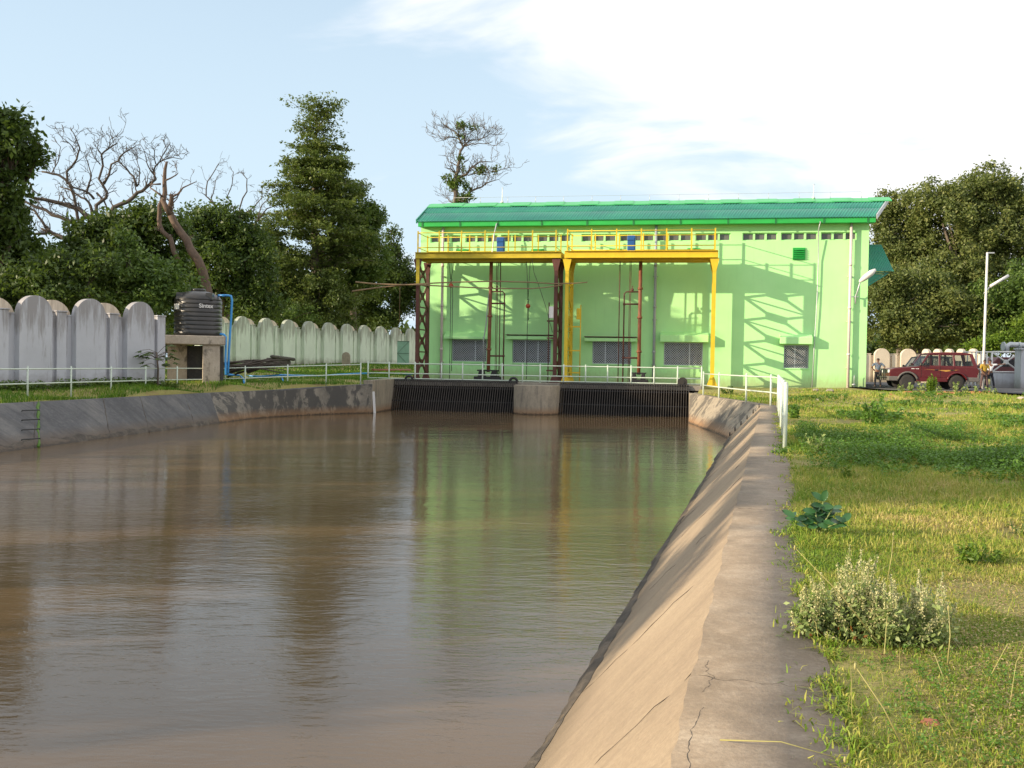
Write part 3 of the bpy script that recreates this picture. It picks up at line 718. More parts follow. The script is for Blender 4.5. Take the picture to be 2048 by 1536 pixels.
# ================================================================== PUMP HOUSE
BW = -U0                                   # facade length
HB = empty('pump_house', F0, -TILT, 'long light green pump house with teal corrugated roof', 'building')
z_eave = LU(1400, 449)[1]
DEPTH = 7.0
def house():
    wins = [(904,973,679,723,(0,.66)), (1025,1101,680,726,(0,.33,.66)), (1185,1262,682,728,(0,.33,.66)), (1328,1405,685,731,(0,.66)), (1568,1617,690,736.5,(0,.45))]
    vents = [(861,921),(931,995),(1002,1066),(1074,1141),(1163,1232),(1240,1308),(1313,1383),(1391,1461),(1485,1555),(1562,1635),(1642,1713)]
    holes = []
    W_ = []
    for x0,x1,y0,y1,ml in wins:
        u0, zt = LU(x0,y0); u1, zb = LU(x1,y1); _, zt2 = LU((x0+x1)/2, y0); _, zb2 = LU((x0+x1)/2, y1); W_.append((u0,u1,zb2,zt2,ml))
    zvt = LU(1500,465.5)[1]; zvb = LU(1500,481)[1]
    V_ = [(LU(a,473)[0], LU(b,473)[0], zvb, zvt) for a,b in vents]
    louv = [(LU(x-12.5,508)[0], LU(x+12.5,508)[0], LU(1598,520)[1], LU(1598,495.5)[1]) for x in (925,1075,1231,1387,1598)]
    # wall sheet with openings: cut into cells
    hs = [w[:4] for w in W_] + V_ + louv
    xs = sorted({0.0, BW} | {h[0] for h in hs} | {h[1] for h in hs}); zs = sorted({-.4, z_eave} | {h[2] for h in hs} | {h[3] for h in hs})
    mb = MB(); R = .28
    for i in range(len(xs)-1):
        j = 0
        while j < len(zs)-1:
            cx = (xs[i]+xs[i+1])/2; cz = (zs[j]+zs[j+1])/2
            if any(h[0] < cx < h[1] and h[2] < cz < h[3] for h in hs): j += 1; continue
            k = j+1
            while k < len(zs)-1 and not any(h[0] < cx < h[1] and h[2] < (zs[k]+zs[k+1])/2 < h[3] for h in hs): k += 1
            mb.add([(xs[i],0,zs[j]),(xs[i+1],0,zs[j]),(xs[i+1],0,zs[k]),(xs[i],0,zs[k])], [(0,1,2,3)]); j = k
    for a,b,c,d in hs:                      # reveals
        mb.add([(a,0,c),(a,R,c),(a,R,d),(a,0,d)], [(0,1,2,3)]); mb.add([(b,0,c),(b,0,d),(b,R,d),(b,R,c)], [(0,1,2,3)])
        mb.add([(a,0,d),(a,R,d),(b,R,d),(b,0,d)], [(0,1,2,3)]); mb.add([(a,0,c),(b,0,c),(b,R,c),(a,R,c)], [(0,1,2,3)])
    # side and back walls, gables
    for x in (0.0, BW):
        mb.add([(x,0,-.4),(x,DEPTH,-.4),(x,DEPTH,z_eave),(x,DEPTH/2,z_eave+1.7),(x,0,z_eave)], [(0,1,2,3,4)])
    mb.add([(0,DEPTH,-.4),(BW,DEPTH,-.4),(BW,DEPTH,z_eave),(0,DEPTH,z_eave)], [(0,1,2,3)])
    wall = mb.build('wall', M['facade'], HB)
    # dark sheet behind the openings, the room's dimness put into its colour
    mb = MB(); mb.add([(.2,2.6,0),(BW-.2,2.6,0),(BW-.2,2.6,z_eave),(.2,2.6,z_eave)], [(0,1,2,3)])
    mb.build('dim_backing', paint('dim_interior', (.05,.045,.04), .9, .4, .8, (.12,.08,.05), .5, 0), HB)
    # windows
    for a,b,c,d,ml in W_:
        fr = MB(); t = .05; y0, y1 = .16, .22
        fr.box(a,b,y0,y1,c,c+t); fr.box(a,b,y0,y1,d-t,d); fr.box(a,a+t,y0,y1,c+t,d-t); fr.box(b-t,b,y0,y1,c+t,d-t)
        for m in ml[1:]: fr.box(a+(b-a)*m-.03, a+(b-a)*m+.03, y0-.01, y1, c+t, d-t)
        w = fr.build('window', M['alu'], HB)
        pn = MB(); pn.box(a+t,b-t,.225,.235,c+t,d-t); pn.build('pane', M['pane'], w)
        gr = MB(); wd = b-a; h = d-c; st = .14; k = -h
        while k < wd:                       # diamond grille
            for sgn in (1,-1):
                x0 = k; x1 = k+h; za, zb = (0,h) if sgn == 1 else (h,0)
                if x0 < 0: za = za + (0-x0)*(1 if sgn == 1 else -1); x0 = 0
                if x1 > wd: zb = zb - (x1-wd)*(1 if sgn == 1 else -1); x1 = wd
                if x1-x0 > .03: gr.bar((a+x0,.10+.012*sgn,c+za),(a+x1,.10+.012*sgn,c+zb), .022, .012, (0,1,0))
            k += st
        gr.build('grille', M['steel'], w)
        sl = MB(); sl.box(a-.04,b+.04,-.05,.0-.002,c-.07,c-.003); sl.build('sill', M['facade'], w)
    # sunshades over the windows
    shade = [(888,977,664,678,1),(1012,1106,671,679,0),(1169,1273,673,683,0),(1320,1417,664.5,684,1),(1560,1625,668,688,1)]
    for x0,x1,y0,y1,slope in shade:
        a,_ = LU(x0,y1,.45); b,_ = LU(x1,y1,.45); zb = LU((x0+x1)/2,y1,.5)[1]; zt = zb+.16
        top = LU((x0+x1)/2,y0)[1]
        if slope: poly = [(-.002,zb+.02),(-.52,zb),(-.52,zb+.40 if x0 > 1300 else zb+.14),(-.002,max(top, zb+.5))]
        else: poly = [(-.002,zb+.02),(-.52,zb),(-.52,zt+.05),(-.002,zt+.09)]
        m2 = MB(); m2.prism(poly, a, b, 'x'); m2.build('sunshade', M['facade'], HB, bevel=.015)
        if not slope:
            m3 = MB(); m3.box(a-.02,b+.02,-.55,-.01,zt+.10,zt+.14); m3.build('shade_capping', M['rust'], HB)
    # ventilators
    for a,b,c,d in V_:
        fr = MB(); t = .07; y0,y1 = .12,.2; w_ = (b-a)
        fr.box(a,b,y0,y1,c,c+.05); fr.box(a,b,y0,y1,d-.05,d); fr.box(a,a+.05,y0,y1,c+.05,d-.05); fr.box(b-.05,b,y0,y1,c+.05,d-.05)
        for m in (1/3,2/3): fr.box(a+w_*m-.06,a+w_*m+.06,y0-.05,y1,c+.05,d-.05)
        v = fr.build('ventilator', M['facade'], HB)
        pn = MB(); pn.box(a+.05,b-.05,.205,.215,c+.05,d-.05); pn.build('pane', M['ventpane'], v)
    # louvres
    for a,b,c,d in louv:
        fr = MB(); fr.box(a,b,-.06,.1,c,c+.05); fr.box(a,b,-.06,.1,d-.05,d); fr.box(a,a+.05,-.06,.1,c+.05,d-.05); fr.box(b-.05,b,-.06,.1,c+.05,d-.05)
        l = fr.build('louvre_vent', M['gutter'], HB); sl = MB()
        for k in range(5):
            z = c+.09+(d-c-.14)*k/4.6
            sl.add([(a+.05,-.16,z-.02),(b-.05,-.16,z-.02),(b-.05,.04,z+.10),(a+.05,.04,z+.10),(a+.05,-.16,z),(b-.05,-.16,z),(b-.05,.04,z+.12),(a+.05,.04,z+.12)], [(0,1,2,3),(4,5,6,7),(0,1,5,4)])
        sl.build('slats', M['gutter'], l)
        m2 = MB(); m2.box(a+.03,b-.03,.12,.13,c+.03,d-.03); m2.build('dark_backing', M['dark'], l)  # solid near-black sheet painting the dark opening behind the slats
    # gutter / fascia
    OV = .55; ga,_ = LU(837,450,OV); gb,_ = LU(1751,445,OV); zg1 = LU(1300,438.5,OV)[1]; zg0 = LU(1300,449.5,OV)[1]
    m2 = MB(); m2.box(ga,gb,-OV-.12,-OV,zg0,zg1); m2.box(ga,gb,-OV,-.02,zg1-.30,zg1-.27); m2.build('gutter', M['gutter'], HB, bevel=.02)
    gdk = paint('dark_green_strap', (.012,.16,.04), .5)
    for x in (846,921,996.5,1084,1174.5,1267,1361,1456,1551,1647.5,1735):
        u,_ = LU(x,445,OV); m2 = MB(); m2.box(u-.045,u+.045,-OV-.15,-OV-.122,zg0-.04,zg1+.0); m2.build('gutter_strap', gdk, HB)
    # roof sheets, corrugated
    RD = DEPTH/2; ra,zr = LU(862,409,-RD); rb,_ = LU(1774,401,-RD); zr = (LU(862,411,-RD)[1]+LU(1600,402,-RD)[1])/2
    ea,_ = LU(835,443,OV+.15); eb,_ = LU(1751,437,OV+.15); ze = zg1+.02
    def sheet(f0, f1, lift, name, back=False):
        nx = int((eb-ea)/.03); V=[]; F=[]; rows=2
        for j in range(rows):
            f = f0+(f1-f0)*j/(rows-1)
            for i in range(nx+1):
                t = i/nx; x = (ea+(eb-ea)*t)*(1-f) + (ra+(rb-ra)*t)*f
                y = -OV-.2 + (RD+OV+.2)*f; z = ze+(zr-ze)*f + .032*math.sin(2*PI*i*.03/.165) + lift
                if back: y = 2*RD-y
                V.append((x,y,z))
        V += [(a_,b_,c_-.05) for a_,b_,c_ in V]
        k = nx+1
        for i in range(nx): F.append((i,i+1,k+i+1,k+i)); F.append((2*k+i, 3*k+i, 3*k+i+1, 2*k+i+1))
        F.append((0,k,3*k,2*k)); F.append((nx,nx+2*k,nx+3*k,nx+k))
        for i in range(nx): F.append((i, 2*k+i, 2*k+i+1, i+1))
        return np_obj(name, V, np.array(F), M['roof'], HB)
    sheet(0,.53,0,'roof_sheet'); sheet(.5,1.0,.05,'roof_sheet'); sheet(0,1.0,0,'roof_sheet',True)
    # ridge cap
    m2 = MB(); n = 26
    for s in (1,-1):
        for i in range(n):
            a = ra+(rb-ra)*i/n; b = ra+(rb-ra)*(i+1)/n+.12; wv = .015*((i%2)*2-1)
            za = zr+.14+wv; y = RD-.95*s
            m2.add([(a,RD,za),(b,RD,za),(b,y,za-.34),(a,y,za-.34),(a,RD,za-.03),(b,RD,za-.03),(b,y,za-.40),(a,y,za-.40)], [(0,1,2,3),(4,5,6,7),(2,3,7,6),(0,3,7,4),(1,2,6,5)])
    m2.build('ridge_cap', M['ridge'], HB)
    # verge boards at both ends
    for x0,x1,nm in ((ea-.06,ra-.06,0),(eb+.06,rb+.06,1)):
        m2 = MB(); m2.bar((x0,-OV-.2,ze-.03),(x1,RD,zr-.03),.06,.26); m2.bar((x1,RD,zr-.03),(x0,2*RD+OV+.2,ze-.03),.06,.26)
        m2.build('verge_board', M['roof'] if not nm else M['steel'], HB)
    # lightning conductor wire on little saddles, and two masts
    pts = []; m3 = MB()
    for i in range(15):
        x = ra+1.5+(rb-ra-3)*i/14; pts.append((x,RD,zr+.50)); m3.tube([(x,RD,zr+.1),(x,RD,zr+.5)],.018,5)
    m3.tube(pts,.011,5); m3.build('lightning_wire', M['steel'], HB)
    for px_,yt in ((1004.5,377),(1627,370)):
        u,_ = LU(px_,400,-RD); zt = LU(px_,yt,-RD)[1]; m3 = MB(); m3.tube([(u,RD,zr),(u,RD,zt)],.035,6,.022); m3.lathe([(.10,0),(.10,.1),(.03,.14)],8,(u,RD,zr+.12)); m3.tube([(u-.06,RD,zt),(u,RD,zt+.1),(u+.06,RD,zt)],.015,5)
        m3.build('lightning_mast', M['white'], HB)
    # rain pipes
    for xt,xb,yb,mt in ((885.5,883,756,'pinkpvc'),(1312,1307.5,762,'greypvc'),(1704.5,1694,779,'pinkpvc')):
        u,_ = LU(xt,452,.22); ub,zb = LU(xb,yb,.22); um = (u+ub)/2
        m3 = MB(); m3.tube([(um,-.22,zg0+.05),(um,-.22,.25)],.085,12)
        for z in (2.2,4.9,7.4): m3.tube([(um,-.22,z),(um,-.22,z+.14)],.105,12)
        for z in (1.5,4.2,6.8): m3.bar((um-.14,-.12,z),(um+.14,-.12,z),.24,.03)
        m3.build('rain_pipe', M[mt], HB)
    # earthing strips running down the wall
    u1,z1 = LU(1640,449,.06); m3 = MB(); wob = [(1636,400,-5.5),(1638,425,-1.6),(1640.5,444,.72),(1637,460,.3),(1637,520,.12),(1635,575,.12),(1633,620,.12),(1628,700,.1),(1624,776,.1)]
    m3.tube([(LU(x,y,n)[0],-n,LU(x,y,n)[1]) for x,y,n in wob],.03,6)
    m3.build('earthing_strip', M['steel'], HB)
    m3 = MB(); wob = [(996,428,-1.6),(993,448,.75),(988,470,.95),(984,510,1.0),(979,580,1.0),(975,615,1.0),(972,650,1.0),(967,680,1.0),(968,735,.9)]
    m3.tube([(LU(x,y,n)[0],-n,LU(x,y,n)[1]) for x,y,n in wob],.038,6)
    m3.build('earthing_strip', M['steel'], HB)
    # small tap stub by the right corner
    u,_ = LU(1708,770,.3); m3 = MB(); m3.tube([(u,-.3,.3),(u,-.3,1.05),(u+.05,-.3,1.1)],.018,6); m3.lathe([(.09,0),(.11,.04),(.09,.08)],10,(u-.02,-.3,.50)); m3.build('tap_stub', M['steel'], HB)
    # wall lamp on a bent arm
    la,lz = LU(1711,590,.25); m3 = MB(); p0 = (la,-.1,lz-.35); p1 = (la,-.3,lz); hx,hz = LU(1735,549,.9)
    m3.tube([(la,-.3,lz-.5),(la,-.3,lz-.05),(la+.05,-.35,lz+.06),(hx-.35,-.8,hz-.35)],.04,8); m3.bar((la-.2,-.15,lz-.1),(la+.2,-.15,lz-.1),.05); m3.bar((la,-.0,lz-.1),(la,-.3,lz-.1),.05)
    lm = m3.build('wall_lamp', M['steel'], HB)
    m3 = MB(); a = Vector((hx-.42,-.78,hz-.42)); b = Vector((hx+.42,-1.0,hz+.28)); d = (b-a)
    m3.tube([a, a+d*.12, a+d*.35, a+d*.75, b], [.06,.12,.17,.17,.07], 10); m3.build('lamp_head', M['white'], lm)
    # side canopy beyond the right corner, its sheet sloping down towards the canal
    u0 = BW+.03; z0 = W(1760,489,61).z; z1 = W(1760,541,58.5).z
    V=[]; F=[]; m_ = 90
    for i in range(m_+1):
        f = i/m_; w = .022*math.sin(i*2*PI/6)
        V += [(u0+1.22*f,3.3,z0+w),(u0+1.50*f,.75,z1+w)]
    V += [(a_,b_,c_-.04) for a_,b_,c_ in V]
    for i in range(m_): F += [(2*i,2*i+1,2*i+3,2*i+2),(2*(m_+1)+2*i,2*(m_+1)+2*i+2,2*(m_+1)+2*i+3,2*(m_+1)+2*i+1),(2*i+1,2*(m_+1)+2*i+1,2*(m_+1)+2*i+3,2*i+3)]
    sa = np_obj('side_canopy', V, np.array(F), M['roof'], HB)
    for y in (.95,3.0):
        z = z1-.08 if y < 1 else z0-.25; m3 = MB(); m3.bar((u0,y,z-.85),(u0+1.25,y,z-.02),.07,.10); m3.bar((u0,y,z-.03),(u0+1.25,y,z-.03),.07,.08); m3.prism([(u0,z-.1),(u0+1.0,z-.1),(u0,z-.78)],y+.04,y+.06); m3.build('canopy_bracket', M['roof'], sa)
    # plinth and steps
    m3 = MB(); m3.box(LU(1300,700)[0]+4.2, BW+.02, -.09, -.004, -.4, .33); m3.build('plinth', M['facade'], HB)
house()

# ================================================================== GANTRIES
GN, GF = 3.05, .9            # near and far frame, metres in front of the wall
def gantry(x0, x1, leg_px, rail_px, box_px, label, mbeam, leg_mats, yb0, yb1, ytop, pos):
    u0,_ = LU(x0,(yb0+yb1)/2,GN); u1,_ = LU(x1,(yb0+yb1)/2,GN); zb0 = LU((x0+x1)/2,yb1,GN)[1]; zb1 = LU((x0+x1)/2,yb0,GN)[1]
    t = empty('gantry', FW(u0,GN,DECK), -TILT, label, 'gantry', 'steel gantries in front of the pump house')
    def q(u,n,z): return Vector((u-u0, GN-n, z-DECK))
    h = zb1-zb0
    for n in (GN, GF):       # channel beams
        s = 1 if n == GN else -1; mb = MB()
        mb.bar(q(u0,n,(zb0+zb1)/2), q(u1,n,(zb0+zb1)/2), .03, h)
        for z in (zb0+.02, zb1-.02):
            mb.bar(q(u0,n+.07,z), q(u1,n+.07,z), .17, .03)
        mb.build('beam', mbeam, t, bevel=.004)
    mb = MB()
    for k in range(9):
        u = u0+.05+(u1-u0-.1)*k/8; mb.bar(q(u,GF,zb1-.10), q(u,GN,zb1-.10), .1, .1)
    mb.bar(q(u0,GF,(zb0+zb1)/2), q(u0,GN,(zb0+zb1)/2), .03, h); mb.bar(q(u1,GF,(zb0+zb1)/2), q(u1,GN,(zb0+zb1)/2), .03, h)
    mb.build('cross_beams', mbeam, t)
    mb = MB(); a=q(u0+.05,GF+.04,zb1); b=q(u1-.05,GN-.04,zb1); mb.box(a.x,b.x,b.y,a.y,zb1-DECK-.04,zb1-DECK-.012); mb.build('platform', M['yellow2'], t)
    mb = MB(); um=(u0+u1)/2
    for n in (1.55,2.4): mb.bar(q(u0+.3,n,zb0-.02), q(u1-.3,n,zb0-.02), .12, .2)
    mb.build('hoist_runway', mbeam, t)
    # railings
    zt = LU((x0+x1)/2, ytop, GN)[1]
    for n, lst, nm in ((GN, rail_px, 'near'),(GF, rail_px, 'far')):
        us = [LU(x,480,GN)[0] for x in lst]; mb = MB()
        for u in us: mb.bar(q(u,n,zb1-.05), q(u,n,zt+.06), .075, .06)
        for z in (zt-.05, zb1+.28): mb.tube([q(us[0],n+.0,z), q(us[-1],n+.0,z)], .028, 6)
        mb.build('railing', mbeam if n == GN or mbeam is M['yellow'] else M['yellow2'], t)
    mb = MB()
    for u in (us[0],us[-1]):
        for z in (zt-.05, zb1+.28): mb.tube([q(u,GN,z), q(u,GF,z)], .024, 6)
    mb.build('end_railing', mbeam, t)
    # blue hoist box
    for xb in box_px:
        u,_ = LU(xb,485,2.0); mb = MB(); mb.box(u-u0-.23,u-u0+.23,GN-2.2,GN-1.8,zb1-DECK,zb1-DECK+.98); bx = mb.build('control_box', M['blue'], t, bevel=.03)
        mb = MB(); mb.box(u-u0-.18,u-u0+.18,GN-2.23,GN-2.203,zb1-DECK+.15,zb1-DECK+.85); mb.build('box_door', M['blue'], bx, bevel=.01)
    # legs (latticed pairs)
    for (xl, mleg) in leg_px:
        ul,_ = LU(xl,640,GN)
        for n in (GN, GF):
            mb = MB(); a = q(ul,n,DECK); b = q(ul,n,zb0)
            mb.bar(a, b, .20, .03, (0,1,0)); mb.bar(a+Vector((-.085,.13,0)), b+Vector((-.085,.13,0)), .03, .26, (0,1,0)); mb.bar(a+Vector((.085,.13,0)), b+Vector((.085,.13,0)), .03, .26, (0,1,0))
            top = b
            mb.prism([(top.x-.1,top.z-.75),(top.x+.1,top.z-.75),(top.x+.26,top.z-.02),(top.x-.26,top.z-.02)], top.y-.035, top.y-.017, 'y')
            mb.prism([(a.x-.28,0),(a.x+.28,0),(a.x+.1,.5),(a.x-.1,.5)], a.y-.035, a.y-.017, 'y'); mb.box(a.x-.28,a.x+.28,a.y-.2,a.y+.28,0,.025)
            mb.build('leg', mleg[0 if n == GN else 1], t)
        nb = 5; H = zb0-DECK-.5
        mb = MB()
        for k in range(nb):
            za = .35+H*k/nb; zc = .35+H*(k+1)/nb; zm = (za+zc)/2
            ya = .12; yb = (GN-GF)-.05; x = ul-u0
            hm = H/nb
            mb.bar((x,ya,za),(x,(ya+yb)/2-.12,zm),.07,.12); mb.bar((x,(ya+yb)/2-.12,zm),(x,ya,zc),.07,.12)
            mb.bar((x,yb,za),(x,(ya+yb)/2+.12,zm),.07,.12); mb.bar((x,(ya+yb)/2+.12,zm),(x,yb,zc),.07,.12)
            mb.bar((x,(ya+yb)/2-.33,zm),(x,(ya+yb)/2+.33,zm),.03,.46)
            if k: mb.bar((x,ya,za),(x,yb,za),.07,.07)
        mb.build('lattice_bracing', mleg[1], t)
    # festoon bracket
    return t, u0, q, zb0
mixleg = M['rust']
gl = gantry(831,1122,[(834.5,(M['rust'],M['rust'])),(1110.5,(M['rust'],M['rust']))],(836,878.5,923,970,1017,1065,1112),(1002,),
       'left gantry with dull yellow beam and red oxide lattice legs',M['yellow2'],None,504,517,463,0)
gr = gantry(1129.5,1436,[(1132.5,(M['yellow'],M['yellow'])),(1427,(M['yellow'],M['yellow']))],(1135,1183,1233,1282.5,1333,1383,1430.5),(1263,),
       'right gantry painted bright yellow with yellow lattice legs',M['yellow'],None,501,516,459,1)
# yellow upper stretch of the left gantry's outer leg
t, gu0, gq, gzb0 = gl
ul,_ = LU(834.5,640,GN); zc = LU(834,568,GN)[1]
mb = MB(); a = gq(ul,GN+.03,zc); b = gq(ul,GN+.03,gzb0); mb.bar(a,b,.205,.02,(0,1,0)); mb.build('painted_leg_plate', M['yellow2'], t)
# ladder on the yellow middle leg
t2, ru0, rq, rzb0 = gr
mb = MB(); ul,_ = LU(1132.5,640,GN)
for n in (2.3,): 
    u1_ = ul+.75
    z1 = LU(1157,610,n)[1]
    mb.tube([rq(u1_,n,DECK), rq(u1_,n,z1)], .035, 6)
    for z in (DECK+.6,DECK+1.9,DECK+3.3): mb.bar(rq(ul,n,z), rq(u1_,n,z), .1, .08)
mb.build('side_frame', M['yellow'], t2)
mb = MB(); c = rq(ul+.62,2.3,LU(1155,627,2.3)[1]); mb.box(c.x-.11,c.x+.11,c.y-.1,c.y+.05,c.z-.35,c.z+.3); mb.build('switch_box', M['yellow'], t2, bevel=.02)
mb = MB(); ul,_ = LU(1110.5,640,GN); u1_ = ul-.4
n = 2.9; z1 = LU(1096,605,n)[1]; mb.tube([gq(u1_,n,DECK), gq(u1_,n,z1)], .035, 6)
for z in (DECK+.7,DECK+2.6,DECK+3.6): mb.bar(gq(ul,n,z), gq(u1_-.1,n,z), .09, .08)
mb.build('side_frame', M['rust'], t)
mb = MB(); c = gq(ul-.22,3.15,LU(1101,625,3.1)[1]); mb.box(c.x-.13,c.x+.13,c.y-.1,c.y+.05,c.z-.34,c.z+.34); mb.build('switch_box', M['white'], t, bevel=.02)

# ------------------------------------------------------------------ pump columns
def pump(xp, xb, side, label, bx0, bx1):
    n = 2.0
    ut,zt = LU(xp,516,n); ub,_ = LU(xb,740,n); um = ub
    t = empty('pump_column', FW(um,n,DECK), -TILT, label, 'pump column', 'rusty pump columns under the gantries')
    x_top = ut-um; H = zt-DECK
    mb = MB(); mb.tube([(0,0,.55),(x_top*.5,0,H*.5),(x_top,0,H)], .105, 14)
    for k in (.25,.52,.75): mb.tube([(x_top*k,0,H*k),(x_top*k,0,H*k+.12)], .15, 14)
    mb.build('riser_pipe', M['rust2'], t)
    w = LU(bx1,750,n)[0]-LU(bx0,750,n)[0]
    mb = MB(); mb.box(-w/2,w/2,-.35,.35,0,.28); mb.prism([(-w*.36,.28),(-w*.10,.28),(-w*.17,.62),(-w*.32,.62)],-.28,.28); mb.prism([(w*.10,.28),(w*.36,.28),(w*.32,.62),(w*.17,.62)],-.28,.28); mb.box(-w*.4,w*.4,-.25,.25,.6,.68)
    mb.build('base_frame', M['blacksteel'], t, bevel=.02)
    xo = side*.92; z2 = LU(1000,583,n)[1]-DECK; z3 = LU(1000,607,n)[1]-DECK; z4 = LU(1000,712,n)[1]-DECK
    mb = MB(); mb.tube([(0,0,z2),(xo-side*.12,0,z2),(xo,0,z2-.12),(xo,0,0)], .042, 8)
    for z in (z3,z4): mb.tube([(0,0,z),(xo+side*.06,0,z)], .05, 8); mb.tube([(xo,0,z-.06),(xo,0,z+.06)], .07, 8)
    mb.build('side_pipe', M['rust'], t)
    for xr in ((.42,.50,.66) if side > 0 else (-.55,-.62,-1.2)):
        mb = MB(); mb.tube([(xr,0,0),(xr,0,H)], .02 if abs(xr) < .6 or side < 0 and xr > -1 else .032, 6); mb.build('lift_rod', M['rust'], t)
    mb = MB(); mb.bar((-.12,0,H),(.12,0,H),.5,.05); mb.build('flange', M['rust2'], t)
    mb = MB(); mb.ball((side*.45,0,z2+.12),.09,8,5); mb.tube([(side*.45,0,z2),(side*.45,0,z2+.35)],.03,6); mb.build('shackle', M['rust'], t)
pump(983,976.5,1,'rusty vertical pump column under the left gantry with pipe loop on its right',950,1003)
pump(1281.7,1277.5,-1,'rusty vertical pump column under the right gantry with pipe loop on its left',1259,1297)
# chain hoists
def hoist(tops, ball, lows, label, n=2.4):
    u,z = LU(*ball, n); t = empty('chain_hoist', FW(u,n,z), -TILT, label, 'hoist', 'chain hoists hanging under the gantry')
    P = lambda x,y: Vector((LU(x,y,n)[0]-u,0,LU(x,y,n)[1]-z))
    mb = MB()
    for x,y in tops: mb.tube([P(x,y), P(ball[0]+(x-ball[0])*.4,(y*.5+ball[1]*.5)), P(ball[0],ball[1]-12)], .018, 5)
    mb.build('sling', M['blacksteel'], t)
    mb = MB(); mb.ball((0,0,0),.14,14,8); mb.ball((.0,-.03,-.02),.10,10,6); mb.build('hoist_body', M['redball'], t)
    mb = MB(); mb.tube([(0,0,.1),(0,0,.3)],.04,6); mb.tube([(0,0,.28),(.06,0,.36),(0,0,.44),(-.05,0,.38)],.02,5); mb.build('hook', M['blacksteel'], t)
    for x,y in lows:
        mb = MB(); mb.tube([(P(x,y).x,0,-.1), P(x,y)], .02, 5); mb.build('chain', M['blacksteel'], t)
hoist([(897,518),(909,518)],(902,571),[(899,761),(903,742)],'pair of red chain hoist blocks with long chains by the left leg')
hoist([(1053,516),(1061,516)],(1056,612),[(1053,758),(1057,640)],'orange red chain hoist ball hanging in the middle of the left gantry')
# power cable from the beam to the middle leg
mb = MB(); pts = [(1064,518),(1068,545),(1078,572),(1092,615),(1105,665)]
mb.tube([(LU(x,y,3.2)[0],-3.2,LU(x,y,3.2)[1]) for x,y in pts],.015,5)
o = local_obj(mb,'cable',M['blacksteel']); tag(o,'thin black cable slanting from the gantry beam to the middle legs','cable')
# bamboo poles tied across
def pole(pts, label, n):
    mb = MB(); q = []
    for x,y in pts: u,z = LU(x,y,n); q.append((u,-n,z))
    mb.tube(q, .045, 8, .03)
    o = local_obj(mb, 'bamboo_pole', M['bamboo']); tag(o, label, 'bamboo pole', 'bamboo poles tied across the gantry legs')
pole([(704,582.5),(750,576),(800,570.5),(870,566),(905,564.5),(985,562.5),(1060,564.5),(1107,567.5),(1150,566.5),(1175,564.5)], 'long bamboo pole, upper of the two tied across the gantry', 3.3)
pole([(711,564),(747,567.7),(800,569.5),(829,569.3),(905,573.2),(986,577),(1064,577),(1090,575),(1125,570)], 'sagging bamboo pole, lower of the two tied across the gantry', 3.42)
mb = MB(); u,z = LU(800,570,3.35); mb.tube([(u,-3.35,z),(u+.0,-3.35,z-1.0),(u-.02,-3.35,z-3.0)],.012,5); o = local_obj(mb,'rope',M['bamboo']); tag(o,'thin rope hanging from the bamboo poles left of the gantry','rope')

# ================================================================== BOUNDARY WALLS
def arch_wall(name, P, Q, n, label, mat, h=3.6, pil=.45, front=1, z0=None, z1=None, backcaps=True, aw=.57, matcap=None):
    """compound wall of arched panels between pillars, from P to Q with n bays"""
    P = Vector(P); Q = Vector(Q); d = Q-P; d.z = 0; Lw = d.length; ang = math.atan2(d.y, d.x)
    t = empty(name, (P.x,P.y,P.z), ang, label, 'wall')
    bay = Lw/n; dz = (Q.z-P.z)/Lw; hp = h*.83; th = .12
    s = -front
    mb = MB()
    for i in range(n):
        x0 = i*bay; zb = dz*x0
        mb.box(x0,x0+bay,-th,th,zb-1,zb+hp-.12)
    for k in range(n):
        x0 = k*bay+bay*.5; zb = dz*x0
        mb.box(k*bay+.22,(k+1)*bay-.22,-th-.03,th+.03,zb+hp-.16,zb+hp-.10)
    mb.build('curtain', mat, t)
    for i in range(n+1):
        x = i*bay; zb = dz*x; w = pil/2
        m2 = MB(); m2.box(x-w,x+w,-.27,.27,zb-1,zb+hp); m2.box(x-w-.03,x+w+.03,-.30,.30,zb+hp,zb+hp+.06); m2.build('pillar', mat, t, bevel=.015)
    for i in range(n):
        xc = (i+.5)*bay; zb = dz*xc; r = bay*aw/2; zc = zb+h-r
        poly = [(xc-r, zb-1)] + [(xc-r*math.cos(a), zc+r*math.sin(a)) for a in [PI*k/18 for k in range(19)]] + [(xc+r, zb-1)]
        m2 = MB(); m2.prism(poly, s*.12, s*.44) if s > 0 else m2.prism(poly, -.44, -.12); m2.build('arched_panel', mat, t, bevel=.02)
    if backcaps:
        m2 = MB()
        for i in range(n-1):
            xc = (i+1)*bay; zb = dz*xc; r = bay*.33; zc = zb+h-r-.1
            poly = [(xc-r, zb+hp-.8)] + [(xc-r*math.cos(a), zc+r*math.sin(a)) for a in [PI*k/14 for k in range(15)]] + [(xc+r, zb+hp-.8)]
            if s > 0: m2.prism(poly, -.5, -.28)
            else: m2.prism(poly, .28, .5)
        m2.build('back_arches', matcap or M['creamwash'], t)  # cream instead of the wall's own plaster: sunlit warmth put into their colour
    return t
# near left wall: arches seen at x 58, 171, 265 of the photo
a0 = W(58,771,40.0); a2 = W(268,764,44.4); stp = (a2-a0)/2
p_start = a0 - stp*4.5; p_end = a0 + stp*2.5
p_start.z = .12; p_end.z = .32
arch_wall('arched_wall', p_start, p_end, 7, 'whitewashed arched boundary wall, tall near stretch at the left edge', M['whitewash'])
# far left wall, ten arches receding
b0 = W(486,728,79.0); b9 = W(818,728,104.0); stp = (b9-b0)/9
